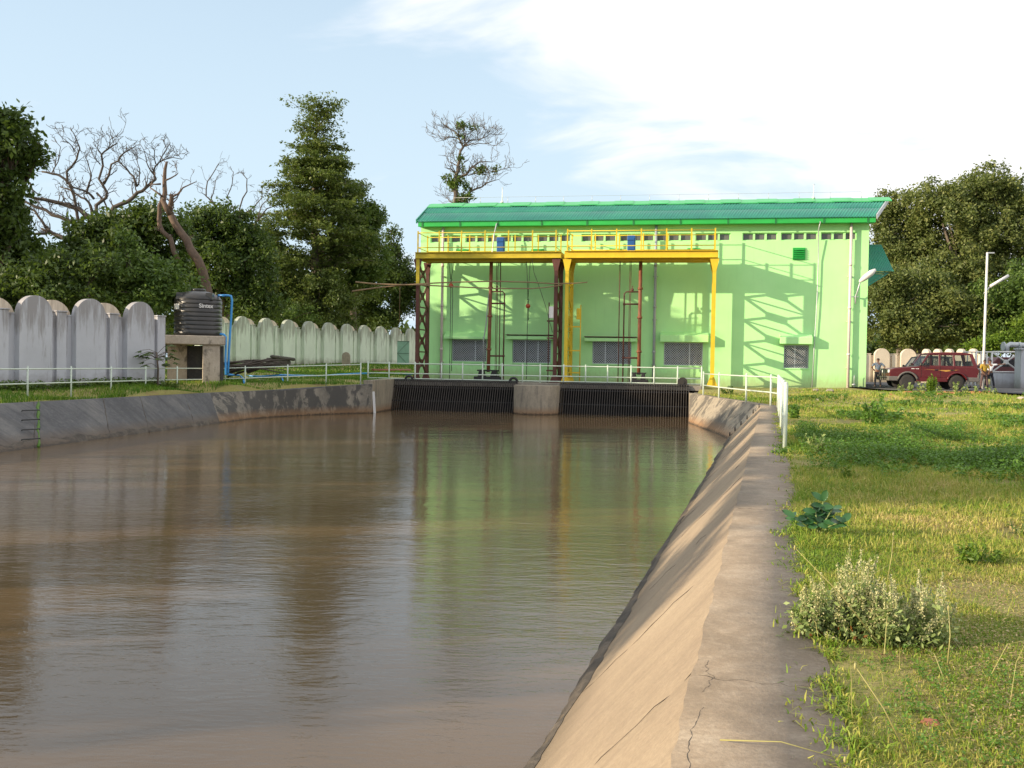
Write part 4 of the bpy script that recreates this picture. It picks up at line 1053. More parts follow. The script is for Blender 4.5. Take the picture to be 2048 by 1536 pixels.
# spacing tightens in the photo: true equal bays in depth
ps = b0-stp*1.7; pe = b0+stp*10.4; ps.z = 1.03; pe.z = 1.15
fw = arch_wall('arched_wall', ps, pe, 12, 'pale green stained arched boundary wall receding toward the building', M['greenwash'], h=3.75)
# green metal gate leaf at its far end
g = W(806,728,97); ge = empty('sheet_gate', (g.x,g.y,1.05), math.atan2(stp.y,stp.x)*.25, 'small dull green sheet metal gate at the far end of the wall', 'gate')
hh = (W(806,682,97).z-1.05); ww = 24*97/2000
mb = MB(); mb.box(-ww/2,ww/2,-.02,.02,0,hh); mb.build('sheet', M['gate_green'], ge)
mb = MB()
for z in (.03,hh*.5,hh-.03): mb.box(-ww/2,ww/2,-.05,-.021,z-.03,z+.03)
mb.bar((-ww/2,-.035,hh*.5),(ww/2,-.035,hh),.04,.03,(0,1,0)); mb.bar((-ww/2,-.035,hh*.5),(ww/2,-.035,0),.04,.03,(0,1,0)); mb.build('brace', paint('dark_green_angle',(.08,.15,.11),.6), ge)
# rubble and driftwood by the far wall
def debris(px, py, z, label, name, cat, n, L_, seed, mat, flat=.25):
    r = random.Random(seed); c = Gz(px,py,z); mb = MB()
    for i in range(n):
        a = r.uniform(0,2*PI) if flat > .3 else r.gauss(.3,.35); l = L_*r.uniform(.4,1); o = Vector((r.gauss(0,.5),r.gauss(0,.4),.1+r.random()*.45)); d = Vector((math.cos(a),math.sin(a)*.5,r.uniform(-.12,.3)*flat*4))*l/2
        mb.tube([c+o-d, c+o+Vector((0,0,.08)), c+o+d], r.uniform(.03,.09), 5, .02)
    o = mb.build(name, mat); tag(o, label, cat); return o
debris(505,745,.75,'heap of dead brown branches lying on the grass behind the railing','branch_pile','branches',26,3.4,3,M['deadwood'])
c = Gz(555,736,.8); mb = MB(); mb.box(-.9,.9,-.5,.5,0,.7); mb.box(-.7,1.2,-.7,.1,.7,.95); ob = mb.build('rubble_heap', concrete('rubble',(.10,.09,.08),(.05,.05,.05),(.2,.18,.15),3), bevel=.2, seg=2); ob.location = c; ob.rotation_euler=(0,.12,.4); tag(ob,'dark low rubble heap at the foot of the far wall','rubble')
c = Gz(692,733,.95); mb = MB(); mb.prism([(-.35,0),(-.35,.9)]+[(-.35*math.cos(a),.9+.35*math.sin(a)) for a in [PI*k/8 for k in range(1,8)]]+[(.35,.9),(.35,0)],-.1,.1); ob=mb.build('marker_stone',M['pier']); ob.location=c; tag(ob,'small round topped dark stone leaning on the far wall','marker stone')

def GG(px, py, up=0.0):
    z = .3
    for _ in range(12): p = Gz(px, py, z+up); z = .5*z+.5*gz(p.x, p.y)
    return Gz(px, py, z+up)
# ------------------------------------------------------------------ water tank on its stand
TD = 48.0
def tank_stand():
    c = W(400,765,TD); c.z = .28; zt = W(390,672,TD).z; t = empty('tank_stand', c, rad(18), 'mouldy concrete tank stand with slab top and two piers', 'tank stand')
    k = TD/2000; H = zt-c.z
    wl = (350-400)*k; 
    mb = MB(); mb.box(-1.62,1.12,-1.15,1.15,H-.42,H); mb.build('slab', M['stand'], t, bevel=.03)
    mb = MB(); mb.box(.10,.88,-1.0,-.2,-.4,H-.42); mb.build('pier', M['stand'], t, bevel=.02)
    mb = MB(); mb.box(.10,.95,.35,1.05,-.4,H-.42); mb.build('pier', M['stand'], t, bevel=.02)
    mb = MB(); mb.box(-1.5,-.6,.55,1.05,-.4,H-.42); mb.build('pier', M['stand'], t, bevel=.02)
    mb = MB(); mb.box(-.6,.10,.9,1.0,-.4,H-.45); mb.box(.95,1.10,.3,1.0,-.4,H-.45); mb.build('infill_wall', M['leftlining'], t)
    return t, zt
st, zt = tank_stand()
def water_tank():
    k = TD/2000; R = 46*k; c = W(396,670,TD); Ht = W(396,600,TD).z-zt
    t = empty('water_tank', (c.x,c.y,zt), 0, 'black ribbed plastic water tank with white lettering on the concrete stand', 'water tank')
    prof = [(R*.97,0),(R,.04)]; 
    n = 8
    for i in range(n):
        z = .12+(Ht-.12)*i/n; hgt = (Ht-.12)/n
        prof += [(R,z),(R,z+hgt*.74),(R*.972,z+hgt*.80),(R*.972,z+hgt*.90),(R,z+hgt*.97)]
    prof += [(R,Ht),(R*.9,Ht+.16),(R*.62,Ht+.34),(R*.3,Ht+.42),(.02,Ht+.44)]
    mb = MB(); mb.lathe(prof,48); mb.build('body', M['tank'], t)
    mb = MB()
    for a in range(4):
        aa = PI/4+a*PI/2+.1; x,y = math.cos(aa)*R*.86, math.sin(aa)*R*.86
        mb.add([(x+dx_*.30-dy_*.0, y+dy_*.30, z) for dx_,dy_,z in ((-.6,-.6,Ht-.02),(.6,-.6,Ht-.02),(.6,.6,Ht-.02),(-.6,.6,Ht-.02),(-.5,-.5,Ht+.30),(.5,-.5,Ht+.30),(.5,.5,Ht+.30),(-.5,.5,Ht+.30))],[(0,3,2,1),(4,5,6,7),(0,1,5,4),(1,2,6,5),(2,3,7,6),(3,0,4,7)])
    mb.build('shoulder_lugs', M['tank'], t)
    mb = MB(); mb.lathe([(.32,0),(.34,.02),(.34,.09),(.30,.13),(.02,.15)],24,(0,0,Ht+.40)); mb.build('lid', M['tank'], t)
    # lettering wrapped round the tank
    def text(s, ang_c, zc, size, name):
        cu = bpy.data.curves.new('letters','FONT'); cu.body = s; cu.size = size; cu.extrude = .004; cu.offset = .006; cu.align_x = 'CENTER'; cu.align_y = 'CENTER'
        tmp = bpy.data.objects.new('letters', cu); COL.objects.link(tmp)
        me = bpy.data.meshes.new_from_object(tmp.evaluated_get(bpy.context.evaluated_depsgraph_get())); bpy.data.objects.remove(tmp)
        for v in me.vertices:
            a = ang_c + v.co.x/R; r = R+.012+v.co.z; v.co = (math.cos(a)*r, math.sin(a)*r, zc+v.co.y)
        me.materials.clear(); me.materials.append(M['white']); o = bpy.data.objects.new(name, me); COL.objects.link(o); o.parent = t
    camang = math.atan2(-c.y, -c.x)
    zc = W(411,614,TD).z-zt; off = math.asin(max(-.99,min(.99,(411-396)/46)))
    text('Sintex', camang+off, zc, .27, 'lettering')
    offl = -math.asin(.93); 
    V=[];F=[]
    for i in range(7):
        a = camang+offl-.18+.5*i/6
        for z in (zc-.16,zc+.10): V.append((math.cos(a)*(R+.012),math.sin(a)*(R+.012),z))
    for i in range(6): F.append((2*i,2*i+2,2*i+3,2*i+1))
    np_obj('white_label', V, np.array(F), M['white'], t)
water_tank()
def pipe(pts, r, label, mat='bluepipe', name='water_pipe', cat='pipe', group=None):
    mb = MB(); mb.tube(pts, r, 8); o = mb.build(name, M[mat]); tag(o, label, cat, group); return o
pw = lambda x,y,D: W(x,y,D)
pipe([pw(436,591,48),pw(456,591,48),pw(462,592,48),pw(464,600,48),pw(462,640,48),pw(458,700,48),pw(456,747,47.5)],.055,'blue pipe looping from the tank lid down to the ground')
pipe([pw(440,668,47.6),pw(448,669,47.6),pw(452,674,47.6),pw(451,720,47.6),pw(452,750,47.3)],.055,'blue outlet pipe dropping from the foot of the tank')
gp = []
for x,y,z in ((456,750,.48),(480,752,.45),(520,754,.42),(560,751,.40),(590,752,.40),(640,753,.40),(680,750,.42),(720,748,.44),(760,747,.45),(824,749,.42)):
    p = GG(x,y-1,.13); gp.append(p)
pipe(gp,.05,'long blue pipe lying on the grass behind the left railing')
pipe([gp[1]+Vector((0,0,0)), GG(487,757,.12), GG(488,765,.08)],.045,'short blue branch pipe bending down by the tank stand')
pipe([gp[3]+Vector((0,0,0)), GG(564,756,.12), GG(566,762,.08)],.045,'short blue branch pipe bending down in the mid grass')
mb = MB(); a = GG(745,741,.15); b = GG(820,741,.15); mb.tube([a,b],.14,10); o = mb.build('buried_pipe', M['rust2']); tag(o,'thick red oxide pipe lying low near the gantry foot','pipe')
mb = MB(); mb.box(-.28,.28,-.25,.25,-.1,.33); ob = mb.build('concrete_block', M['stand'], bevel=.05); ob.location = Gz(525,771,.05); ob.rotation_euler=(0,0,.3); tag(ob,'weathered concrete block in the grass behind the left railing','block')

# ================================================================== VEGETATION
def rs(seed): return np.random.default_rng(seed)
def leaf_quads(C, size, r, aspect=1.9, up=.35, droop=0.0):
    """one folded-free leaf card per centre"""
    n = len(C); nrm = r.normal(size=(n,3)); nrm[:,2] += up*2; nrm /= np.linalg.norm(nrm,axis=1)[:,None]
    t = r.normal(size=(n,3)); t -= (t*nrm).sum(1)[:,None]*nrm; t[:,2] -= droop; t /= np.linalg.norm(t,axis=1)[:,None]
    b = np.cross(nrm,t); s = size*r.uniform(.6,1.3,n)[:,None]
    L_ = t*s*.5*aspect; B_ = b*s*.5
    V = np.stack([C-L_, C+B_*.95-L_*.1+nrm*s*.08, C+L_, C-B_*.95-L_*.1+nrm*s*.08],1).reshape(-1,3)
    F = np.arange(4*n).reshape(n,4)
    return V, F
def crown_points(blobs, n, r, sub=22, subr=.36, per=7, spread=.28):
    """clumpy crown: sub-clumps on each blob's skin, sprigs on the clumps, leaves on the sprigs"""
    vol = np.array([b[1][0]*b[1][2]+b[1][0]**2*.3 for b in blobs]); cnt = (n*vol/vol.sum()).astype(int); out = []
    for (c,rad_), k in zip(blobs, cnt):
        c = np.array(c); rad_ = np.array(rad_, float); ns = max(6,int(sub))
        d = r.normal(size=(ns,3)); d /= np.linalg.norm(d,axis=1)[:,None]; sc = c+d*rad_*r.uniform(.45,1.06,(ns,1)); sr = subr*r.uniform(.35,1.0,ns)
        ks = r.integers(0,ns,max(1,k//per)); dd_ = r.normal(size=(len(ks),3)); dd_ /= np.linalg.norm(dd_,axis=1)[:,None]
        sp = sc[ks]+dd_*(rad_*sr[ks][:,None])*(r.uniform(.3,1,(len(ks),1))**.5); 
        lv = np.repeat(sp,per,0)+r.normal(size=(len(sp)*per,3))*spread
        out.append(lv)
    return np.concatenate(out)
def px_blobs(lst, D, zmin=None, depth=1.0):
    out = []
    for x,y,rx,ry,*rest in lst:
        dj = rest[0] if rest else 0; c = W(x,y,D+dj); k = (D+dj)/2000; out.append(((c.x,c.y,c.z),(rx*k,rx*k*depth,ry*k)))
    return out
def branchy(mb, p, d, L_, r0, lev, r, wob=.35, seg=4, up=.15, kids=3, minr=.012):
    pts = [Vector(p)]; d = Vector(d).normalized()
    for i in range(seg):
        d = (d + Vector((r.gauss(0,wob),r.gauss(0,wob),r.gauss(0,wob)+up*wob))).normalized(); pts.append(pts[-1]+d*L_/seg)
    mb.tube(pts, r0, 6 if r0 > .05 else 4, max(minr, r0*.45), cap=False)
    if lev > 0:
        for k in range(kids):
            i = r.randint(1,seg); dk = (d+Vector((r.gauss(0,.7),r.gauss(0,.7),r.gauss(.15,.5)))).normalized()
            branchy(mb, pts[i], dk, L_*r.uniform(.5,.75), max(minr, r0*.5), lev-1, r, wob, seg, up, kids, minr)
    return pts
def tree(name, base, blobs, label, n, leaf, mat, trunk_r=.3, bark='bark', seed=1, cat='tree', group=None, per=7, spread=.28, sub=22, aspect=1.9, subr=.36, up=.35, limbs=7, droop=0):
    r = rs(seed); rr = random.Random(seed); base = Vector(base); n = int(n*1.55); leaf *= .72; sub = int(sub*1.35)
    t = empty(name, base, 0, label, cat, group)
    bl = [((c[0]-base.x,c[1]-base.y,c[2]-base.z),q) for c,q in blobs]
    top = max(bl, key=lambda b: b[0][2]); mb = MB()
    tc = Vector(top[0]); mid = Vector((tc.x*.3+rr.uniform(-.3,.3), tc.y*.3, tc.z*.45))
    mb.tube([(0,0,-.3),(0,0,.4),mid,tc*1.0],[trunk_r*1.3,trunk_r,trunk_r*.75,trunk_r*.25],10)
    for c,q in sorted(bl, key=lambda b: -b[1][0])[:limbs*2]:
        c = Vector(c); k = rr.uniform(.25,.7); a = Vector((0,0,.4)).lerp(mid,min(1,k*1.4)); m_ = a.lerp(c,.5)+Vector((rr.uniform(-.4,.4),rr.uniform(-.4,.4),rr.uniform(-.2,.5)))
        mb.tube([a,m_,c],[trunk_r*.5,trunk_r*.32,trunk_r*.12],6)
        for _ in range(3):
            d = Vector((rr.gauss(0,1),rr.gauss(0,1),rr.gauss(.3,.8))).normalized(); e = c+Vector((d.x*q[0],d.y*q[1],d.z*q[2]))*.9; mb.tube([m_.lerp(c,.6),c.lerp(e,.5)+Vector((0,0,.2)),e],[trunk_r*.18,trunk_r*.1,.015],4)
    mb.build('trunk', M[bark], t)
    P = crown_points(bl, n, r, sub, subr, per, spread)
    V,F = leaf_quads(P, leaf, r, aspect, up, droop); np_obj('crown', V, F, M[mat], t)
    return t
G = lambda x,D,z=None: (lambda p: Vector((p.x,p.y, gz(p.x,p.y) if z is None else z)))(W(x,740,D))

# --- dense trees behind the left wall
tree('broadleaf_tree', G(-60,50), px_blobs([(15,250,48,34),(35,290,52,30),(60,320,36,22,1),(-30,300,80,80),(10,400,42,60),(-60,430,110,110),(0,340,50,40,2)],50), 'dark broadleaf tree cut by the left edge of the photo', 9000,.24,'leaf_dark',.35,seed=11,subr=.24,sub=30,spread=.22)
tree('broadleaf_tree', G(-30,52), px_blobs([(0,450,45,50),(20,480,38,35),(40,520,45,35),(-40,520,80,80),(70,530,40,22)],52), 'low dark tree under the left edge tree', 11000,.24,'leaf_dark',.3,seed=12)
tree('mango_tree', G(225,62), px_blobs([(225,500,75,75),(190,470,45,40),(265,460,48,38),(300,440,38,38),(310,500,60,70),(160,540,60,50),(230,580,90,60)],62), 'rounded dark mango tree left of the leaning bare trunk', 26000,.25,'leaf_dark',.45,seed=13,sub=30)
tree('mango_tree', G(440,86), px_blobs([(400,470,52,52),(445,450,48,42),(480,470,42,45),(430,530,80,70),(510,520,45,60),(500,600,60,50),(380,560,60,50)],86), 'rounded dark mango tree right of the leaning bare trunk', 26000,.25,'leaf_dark',.45,seed=14,sub=30)
# feathery bushes just behind the near wall
tree('feathery_shrub', G(110,47), px_blobs([(50,560,70,40),(130,545,60,38),(190,530,50,30),(100,590,110,40),(20,600,60,40)],47), 'feathery mid green shrub behind the near arches', 9000,.17,'leaf_dark',.14,seed=15,cat='shrub',spread=.20,sub=34,subr=.28)
tree('feathery_shrub', G(300,49), px_blobs([(270,545,70,42),(255,500,22,38),(330,570,60,40),(220,585,70,40),(300,600,90,40)],49), 'bushy shrub with a raised leafy spire behind the third arch', 8500,.17,'leaf_mid',.14,seed=16,cat='shrub',spread=.20,sub=34,subr=.28)
tree('feathery_shrub', G(480,92), px_blobs([(470,605,55,32),(500,640,60,40),(430,620,40,40),(540,630,45,30),(590,640,50,30)],94), 'pale feathery shrub behind the tank and blue pipe', 9000,.17,'leaf_mid',.14,seed=17,cat='shrub',spread=.22,sub=30,subr=.3)
# --- tall conical tree
def conical():
    D = 102; r = rs(21); rr = random.Random(21); base = G(628,D); t = empty('conical_tree', base, 0, 'tall conical feathery tree, highest of the left trees', 'tree')
    top = W(628,205,D); H = top.z-base.z; k = D/2000; mb = MB(); P = []
    mb.tube([(0,0,-.3),(0.1,0,H*.3),(-.2,.1,H*.62),(0,0,H*.97)],[.55,.42,.26,.05],10)
    prof = [(1.0,8),(.975,46),(.93,56),(.87,40),(.80,54),(.74,76),(.66,88),(.6,104),(.52,106),(.45,112),(.35,108),(.25,100),(.12,90)]
    ys = np.array([p[0] for p in prof][::-1]); rsx = np.array([p[1] for p in prof][::-1])
    for i in range(215):
        f = rr.uniform(.10,.99)**.8; rad_ = np.interp(f, ys, rsx)*k*rr.uniform(.5,1.28); a = rr.uniform(0,2*PI); z0 = H*f
        upk = .55 if f > .86 else .12; L_ = rad_
        p0 = Vector((0,0,z0-L_*.25)); p1 = p0+Vector((math.cos(a)*L_*.55,math.sin(a)*L_*.55,L_*(.22+upk*.4))); p2 = p0+Vector((math.cos(a)*L_,math.sin(a)*L_,L_*(.12+upk)))
        mb.tube([p0,p1,p2],[.09*(1.2-f),.05*(1.2-f)+.01,.015],4)
        m_ = int((10 if f < .84 else 5)+L_*10*(1 if f < .84 else .5))
        for _ in range(m_):
            q = rr.uniform(.18,1.02); c = p0.lerp(p1,q*2) if q < .5 else p1.lerp(p2,q*2-1)
            w = (.5+L_*.09)*(1-abs(q-.55)*.8)
            c = c+Vector((rr.gauss(0,w*.8),rr.gauss(0,w*.8),rr.gauss(-.05,.22)))
            P.append(np.array(c)+r.normal(size=(7,3))*np.array([.19,.19,.09]))
    mb.build('trunk', M['bark'], t)
    V,F = leaf_quads(np.concatenate(P), .17, r, 2.0, .8); np_obj('crown', V, F, M['leaf_cone'], t)
conical()
tree('broadleaf_tree', G(710,108), px_blobs([(690,400,38,38),(705,450,48,55),(738,440,30,42,1),(700,530,70,70),(745,520,40,60),(668,340,22,34)],106), 'dark full tree leaning on the right side of the conical tree', 26000,.25,'leaf_mid',.4,seed=22,sub=30)
tree('broadleaf_tree', G(790,118), px_blobs([(783,490,16,40),(790,540,30,45),(810,560,32,40),(770,600,60,60),(825,590,30,50),(720,620,60,50)],116), 'lower dark tree with a pointed tip by the left gantry', 20000,.25,'leaf_dark',.35,seed=23)
tree('broadleaf_tree', G(560,98), px_blobs([(560,560,50,60),(590,620,60,50),(540,480,30,40),(640,620,70,60)],99), 'mid green tree filling the foot of the conical tree', 20000,.24,'leaf_cone',.35,seed=24)
# --- bare dead trees, limbs followed by hand
def limb_tree(name, D, base, limbs, label, mat, zoom, seed, twigs=3, blobs=None, leafmat='leaf_olive', nleaf=0, group=None, twl=.9, dj=.8, hang=None):
    zx0, zy0, zs = zoom; rr = random.Random(seed); r = rs(seed)
    b = G(base, D) if not isinstance(base, Vector) else base
    t = empty(name, b, 0, label, 'tree', group); mb = MB(); k = D/2000
    for li,(r0,r1,pts,*off) in enumerate(limbs):
        o_ = off[0] if off else rr.uniform(-dj,dj); q = []
        for i,(x,y) in enumerate(pts):
            p = W(zx0+x/zs, zy0+y/zs, D + (o_*(i/len(pts)) if li else 0)); q.append(p-b)
        m_ = len(q); ra = [max(.014,(r0+(r1-r0)*i/(m_-1))*k/zs*.62) for i in range(m_)]
        # wavy subdivision
        qq = [q[0]]; r2 = [ra[0]]
        for i in range(m_-1):
            L_ = (q[i+1]-q[i]).length; qq += [q[i].lerp(q[i+1],.5)+Vector((rr.gauss(0,.05),rr.gauss(0,.08),rr.gauss(0,.05)))*L_, q[i+1]]; r2 += [(ra[i]+ra[i+1])/2, ra[i+1]]
        mb.tube(qq, r2, 8 if r0*k/zs > .1 else 5)
        for i in range(1, len(qq)):
            for _ in range(twigs):
                if rr.random() < .62:
                    d = (qq[i]-qq[i-1]).normalized()+Vector((rr.gauss(0,.8),rr.gauss(0,.8),rr.gauss(.45,.6)))
                    branchy(mb, qq[i], d, twl*rr.uniform(.5,1.5), max(.014,r2[i]*.35), 2 if rr.random() < .5 else 1, rr, .35, 4, .3, 2, .013)
    mb.build('trunk', M[mat], t)
    if blobs:
        bl = [((Vector(c)-b)[:],q) for c,q in px_blobs([(zx0+x/zs,zy0+y/zs,rx/zs,ry/zs) for x,y,rx,ry in blobs], D)]
        P = crown_points([((c[0],c[1],c[2]),q) for c,q in bl], nleaf, r, 9, .5, 6, .16)
        V,F = leaf_quads(P, .15, r, 1.8, .2); np_obj('crown', V, F, M[leafmat], t)
    return t
Z1 = (0,180,4.043)
limb_tree('dead_tree', 66, 215, [
 (60,48,[(870,1900),(850,1500),(800,1250),(760,1120),(730,1030)],0),
 (34,14,[(740,1040),(640,960),(560,940),(420,900),(300,880),(180,835),(90,790)]),
 (30,10,[(640,1090),(540,1050),(420,1010),(300,950),(200,900),(130,880)]),
 (44,14,[(800,1300),(640,1290),(560,1220),(480,1180),(400,1150),(335,1120)]),(26,8,[(480,1180),(400,1140),(340,1060),(290,985),(210,935)]),(20,8,[(380,1160),(280,1165),(200,1140),(120,1130)]),
 (22,12,[(640,1080),(620,960),(600,860),(560,760),(480,690),(430,680),(340,660)]),(18,4,[(545,760),(540,660),(620,560),(645,470),(610,380),(565,310)]),(8,3,[(600,500),(560,430),(500,380)]),(8,3,[(420,670),(470,580),(490,460),(440,400)]),
 (20,8,[(745,1020),(735,940),(690,880),(600,830),(490,785)]),(16,5,[(700,840),(720,760),(740,690),(700,560)]),(14,4,[(240,750),(330,860)]),
 (26,8,[(780,1020),(780,930),(860,870),(865,830),(800,720),(820,520),(870,480),(950,430)]),(8,3,[(820,520),(790,460),(790,400)]),(9,3,[(870,480),(890,400),(970,360)]),
 (16,6,[(840,760),(880,690),(900,600),(960,570),(990,520),(1090,460)]),(8,3,[(810,600),(770,560),(740,510)]),(18,6,[(760,880),(700,820),(600,790),(560,760)]),
 (34,16,[(860,1050),(920,950),(1040,900),(1110,830),(1180,790),(1260,720)]),(18,5,[(1110,780),(1080,700),(1020,630),(950,575)]),(14,4,[(1260,720),(1240,660),(1280,590),(1340,560),(1470,560)]),(9,3,[(1290,580),(1350,480),(1330,420)]),
 (10,3,[(1240,680),(1200,620),(1180,540),(1130,430)]),(8,3,[(1260,600),(1250,500),(1230,450)]),(10,3,[(1120,770),(1130,640),(1110,570)]),(14,6,[(780,830),(860,940),(870,1020)])],
 'wide bleached dead tree with tangled bare branches above the left trees','deadwood',Z1,31,twigs=2,twl=.85)
limb_tree('dead_tree', 58.5, 425, [
 (66,44,[(1720,1900),(1640,1470),(1540,1290),(1460,1150),(1380,1010)],0),(40,14,[(1380,1010),(1320,900),(1330,760),(1335,640),(1350,580)]),
 (32,26,[(1450,1390),(1380,1200),(1290,1090),(1290,1000),(1310,890)]),(34,26,[(1370,980),(1385,900),(1385,840)]),
 (14,5,[(1380,870),(1480,790),(1590,740)]),(12,4,[(1340,730),(1420,690),(1440,670)]),(14,4,[(1310,860),(1215,790),(1240,700)]),(10,3,[(1400,960),(1430,880),(1480,740)]),(14,5,[(1300,760),(1210,760)])],
 'thick reddish leaning bare trunk with short broken stubs','redbark',Z1,32,twigs=1,twl=.5)
Z2 = (400,180,4.043)
limb_tree('dead_tree', 96, 480, [
 (22,14,[(420,1900),(380,1300),(320,1110)],0),(12,4,[(310,1110),(320,960),(380,820),(380,720),(350,680)]),(10,4,[(290,1080),(270,960),(220,860),(260,760),(270,660)]),(14,5,[(330,1300),(460,1060),(540,960),(600,940)]),
 (9,3,[(330,1010),(440,940),(500,870),(505,800)]),(12,4,[(290,1200),(90,900),(50,860),(60,740),(120,650),(155,590)]),(8,3,[(130,940),(90,880),(120,780),(150,690)]),(10,3,[(470,1060),(500,930),(560,880)]),(9,3,[(430,1040),(390,1020),(440,960)])],
 'thin pale dead tree between the mango trees and the conical tree','deadwood',Z2,33,twigs=2,twl=.95)
Z7 = (860,220,7.68)
limb_tree('sparse_tree', 88, 912, [
 (64,50,[(400,4200),(390,2600),(385,1420),(390,1200),(400,1000)],0),(50,30,[(400,1000),(430,860),(450,720),(510,570)],0),(24,5,[(510,570),(560,510),(650,460),(790,440),(880,395),(950,365)]),
 (24,8,[(505,560),(460,470),(440,400),(380,330),(290,280),(210,230)]),(16,4,[(460,460),(370,420),(260,430),(100,490)]),(9,3,[(380,420),(260,410),(90,385)]),(16,5,[(500,520),(530,490),(530,400),(640,340),(710,280)]),
 (16,4,[(550,545),(640,520),(740,510),(860,520),(960,545),(1060,515)]),(40,8,[(410,1060),(560,990),(620,900),(760,800),(960,800)]),(16,4,[(580,1005),(700,975),(900,960),(1060,930),(1190,890)]),
 (40,6,[(395,1400),(520,1340),(640,1240),(800,1180),(930,1100),(1060,1065)]),(22,6,[(390,970),(320,900),(230,885)]),(22,5,[(360,1420),(300,1400),(250,1340)]),(10,3,[(850,1160),(880,1080),(930,1030)]),(10,3,[(730,440),(730,350),(780,290)]),(9,3,[(800,440),(840,370),(885,320)]),(16,5,[(440,400),(430,320),(480,250)]),(10,3,[(420,820),(370,720),(340,660)])],
 'tall sparse tree with nearly bare limbs above the roof','bark',Z7,34,twigs=3,twl=1.0,
 blobs=[(470,240,80,50),(660,275,60,30),(465,395,60,28),(450,745,60,28),(500,915,40,30),(390,1130,90,100),(290,1060,80,55),(480,1120,70,50),(560,1190,60,35),(780,910,100,40),(1020,915,60,30),(520,1310,90,45),(500,1400,120,30),(640,1340,60,20)],nleaf=1900,leafmat='leaf_mid')
# --- right-hand trees
tree('broadleaf_tree', G(1800,106), px_blobs([(1790,410,38,34),(1800,470,60,60),(1765,440,22,50),(1840,460,40,50),(1790,550,60,60),(1820,520,60,60)],106), 'lighter sparse tree behind the right end of the roof', 24000,.24,'leaf_olive',.35,seed=41,sub=34,subr=.3)
tree('broadleaf_tree', G(1950,102), px_blobs([(1870,400,50,42),(1930,385,55,42),(1975,370,50,38),(2030,400,50,48),(1900,450,70,60),(1990,460,80,70),(2080,470,60,90),(1930,530,90,70),(2040,560,80,80),(1880,560,60,60)],102), 'big spreading olive green tree behind the street lamp', 52000,.26,'leaf_olive',.55,seed=42,sub=34,subr=.32)
tree('broadleaf_tree', G(1850,96), px_blobs([(1780,640,60,50),(1840,600,70,60),(1900,620,70,60),(1960,640,70,60),(1770,580,40,50),(1850,660,80,40)],96), 'dense lower tree above the cream wall', 34000,.25,'leaf_olive',.45,seed=43,sub=34,subr=.34)
tree('broadleaf_tree', G(2030,93), px_blobs([(2010,620,60,60),(2070,600,70,80),(2040,660,60,40)],93), 'dense low tree at the right edge of the photo', 18000,.24,'leaf_mid',.35,seed=44,sub=30)
tree('leafy_bush', G(2010,88), px_blobs([(1990,685,26,18),(2020,680,28,22),(1950,695,24,12),(2050,660,25,30)],88), 'bright green bush above the gate pillar', 5000,.17,'leaf_bright',.1,seed=45,cat='bush',spread=.2)
# --- trees out of frame on the left that shade the canal
OFF = [(-27,30,9.5,3.6,51,8000,'shade tree on the far left bank beside the near arches'),(-34.5,50,15.5,4.6,53,6500,'tallest shade tree behind the near arched wall'),(-36,46,11.5,4.4,55,5500,'broad shade tree behind the near arched wall'),
 (-38,53.5,11.5,4.6,64,9000,'shade tree beyond the left edge behind the boundary wall'),(-42,61,12,5,65,9000,'second shade tree beyond the left edge behind the boundary wall'),
 (-30,22,10.4,3.2,56,5200,'thin shade tree on the left bank opposite the coping'),(-29,16.5,10.2,2.8,57,4200,'slim shade tree left of the canal, level with the weeds'),(-30,11,10.3,2.8,58,4200,'second slim shade tree left of the canal'),
 (-29,5.5,10.1,2.4,59,3200,'shade tree left of the canal opposite the herbs'),(-30,1.0,9.7,1.9,60,2200,'sparse shade tree left of the canal near the camera')]
for i,(x,y,h,rr_,sd,nl,lab) in enumerate(OFF):
    z = gz(x,y); bl = [((x+rr_*.9*math.cos(a*2.4+sd)*.7, y+rr_*.9*math.sin(a*2.4+sd)*.7, z+h*(.50+.105*a)),(rr_*.55,rr_*.55,rr_*.42)) for a in range(5)]
    tree('broadleaf_tree',(x,y,z),bl,lab,nl,.3,'leaf_mid',.2,seed=sd,sub=12,subr=.42)
# distant wood
def wood():
    r = rs(61); C = []
    for i in range(150):
        x = -150+i*2.4+r.uniform(-2,2); y = 135+r.uniform(-8,12)+abs(x)*.05; h = r.uniform(4,8.5); C.append(((x,y,1+h*.5),(3.6,3.0,h*.55)))
    P = crown_points(C, 90000, r, 12, .4, 5, .5); V,F = leaf_quads(P, .6, r, 1.5, .2); o = np_obj('distant_wood', V, F, M['leaf_dark']); tag(o,'dark belt of distant trees behind the walls','trees',kind='stuff')
wood()

# ================================================================== GRASS AND HERBS
def blades(name, X, Y, H, Wd, mat, seed, lean=.5, zoff=0, kind='stuff', label=None, cat=None, zz=None):
    r = rs(seed); n = len(X); Z = (gz_np(X,Y) if zz is None else zz)-.02+zoff
    a = r.uniform(0,2*PI,n); ca, sa = np.cos(a), np.sin(a); b = r.uniform(0,2*PI,n); l = np.abs(r.normal(0,lean,n))*H; lx, ly = np.cos(b)*l, np.sin(b)*l
    w = Wd*.5
    base = np.stack([X,Y,Z],1); side = np.stack([ca*w,sa*w,np.zeros(n)],1)
    mid = base+np.stack([lx*.35,ly*.35,H*.6],1); tip = base+np.stack([lx,ly,H*np.clip(1-.35*l/H,.3,1)],1)
    V = np.stack([base-side,base+side,mid+side*.8,mid-side*.8,tip+side*.12,tip-side*.12],1).reshape(-1,3)
    k = np.arange(n)[:,None]*6; F = np.concatenate([k+np.array([0,1,2,3]), k+np.array([3,2,4,5])],1).reshape(-1,4)
    o = np_obj(name, V, F, mat); tag(o, label, cat, kind=kind); return o
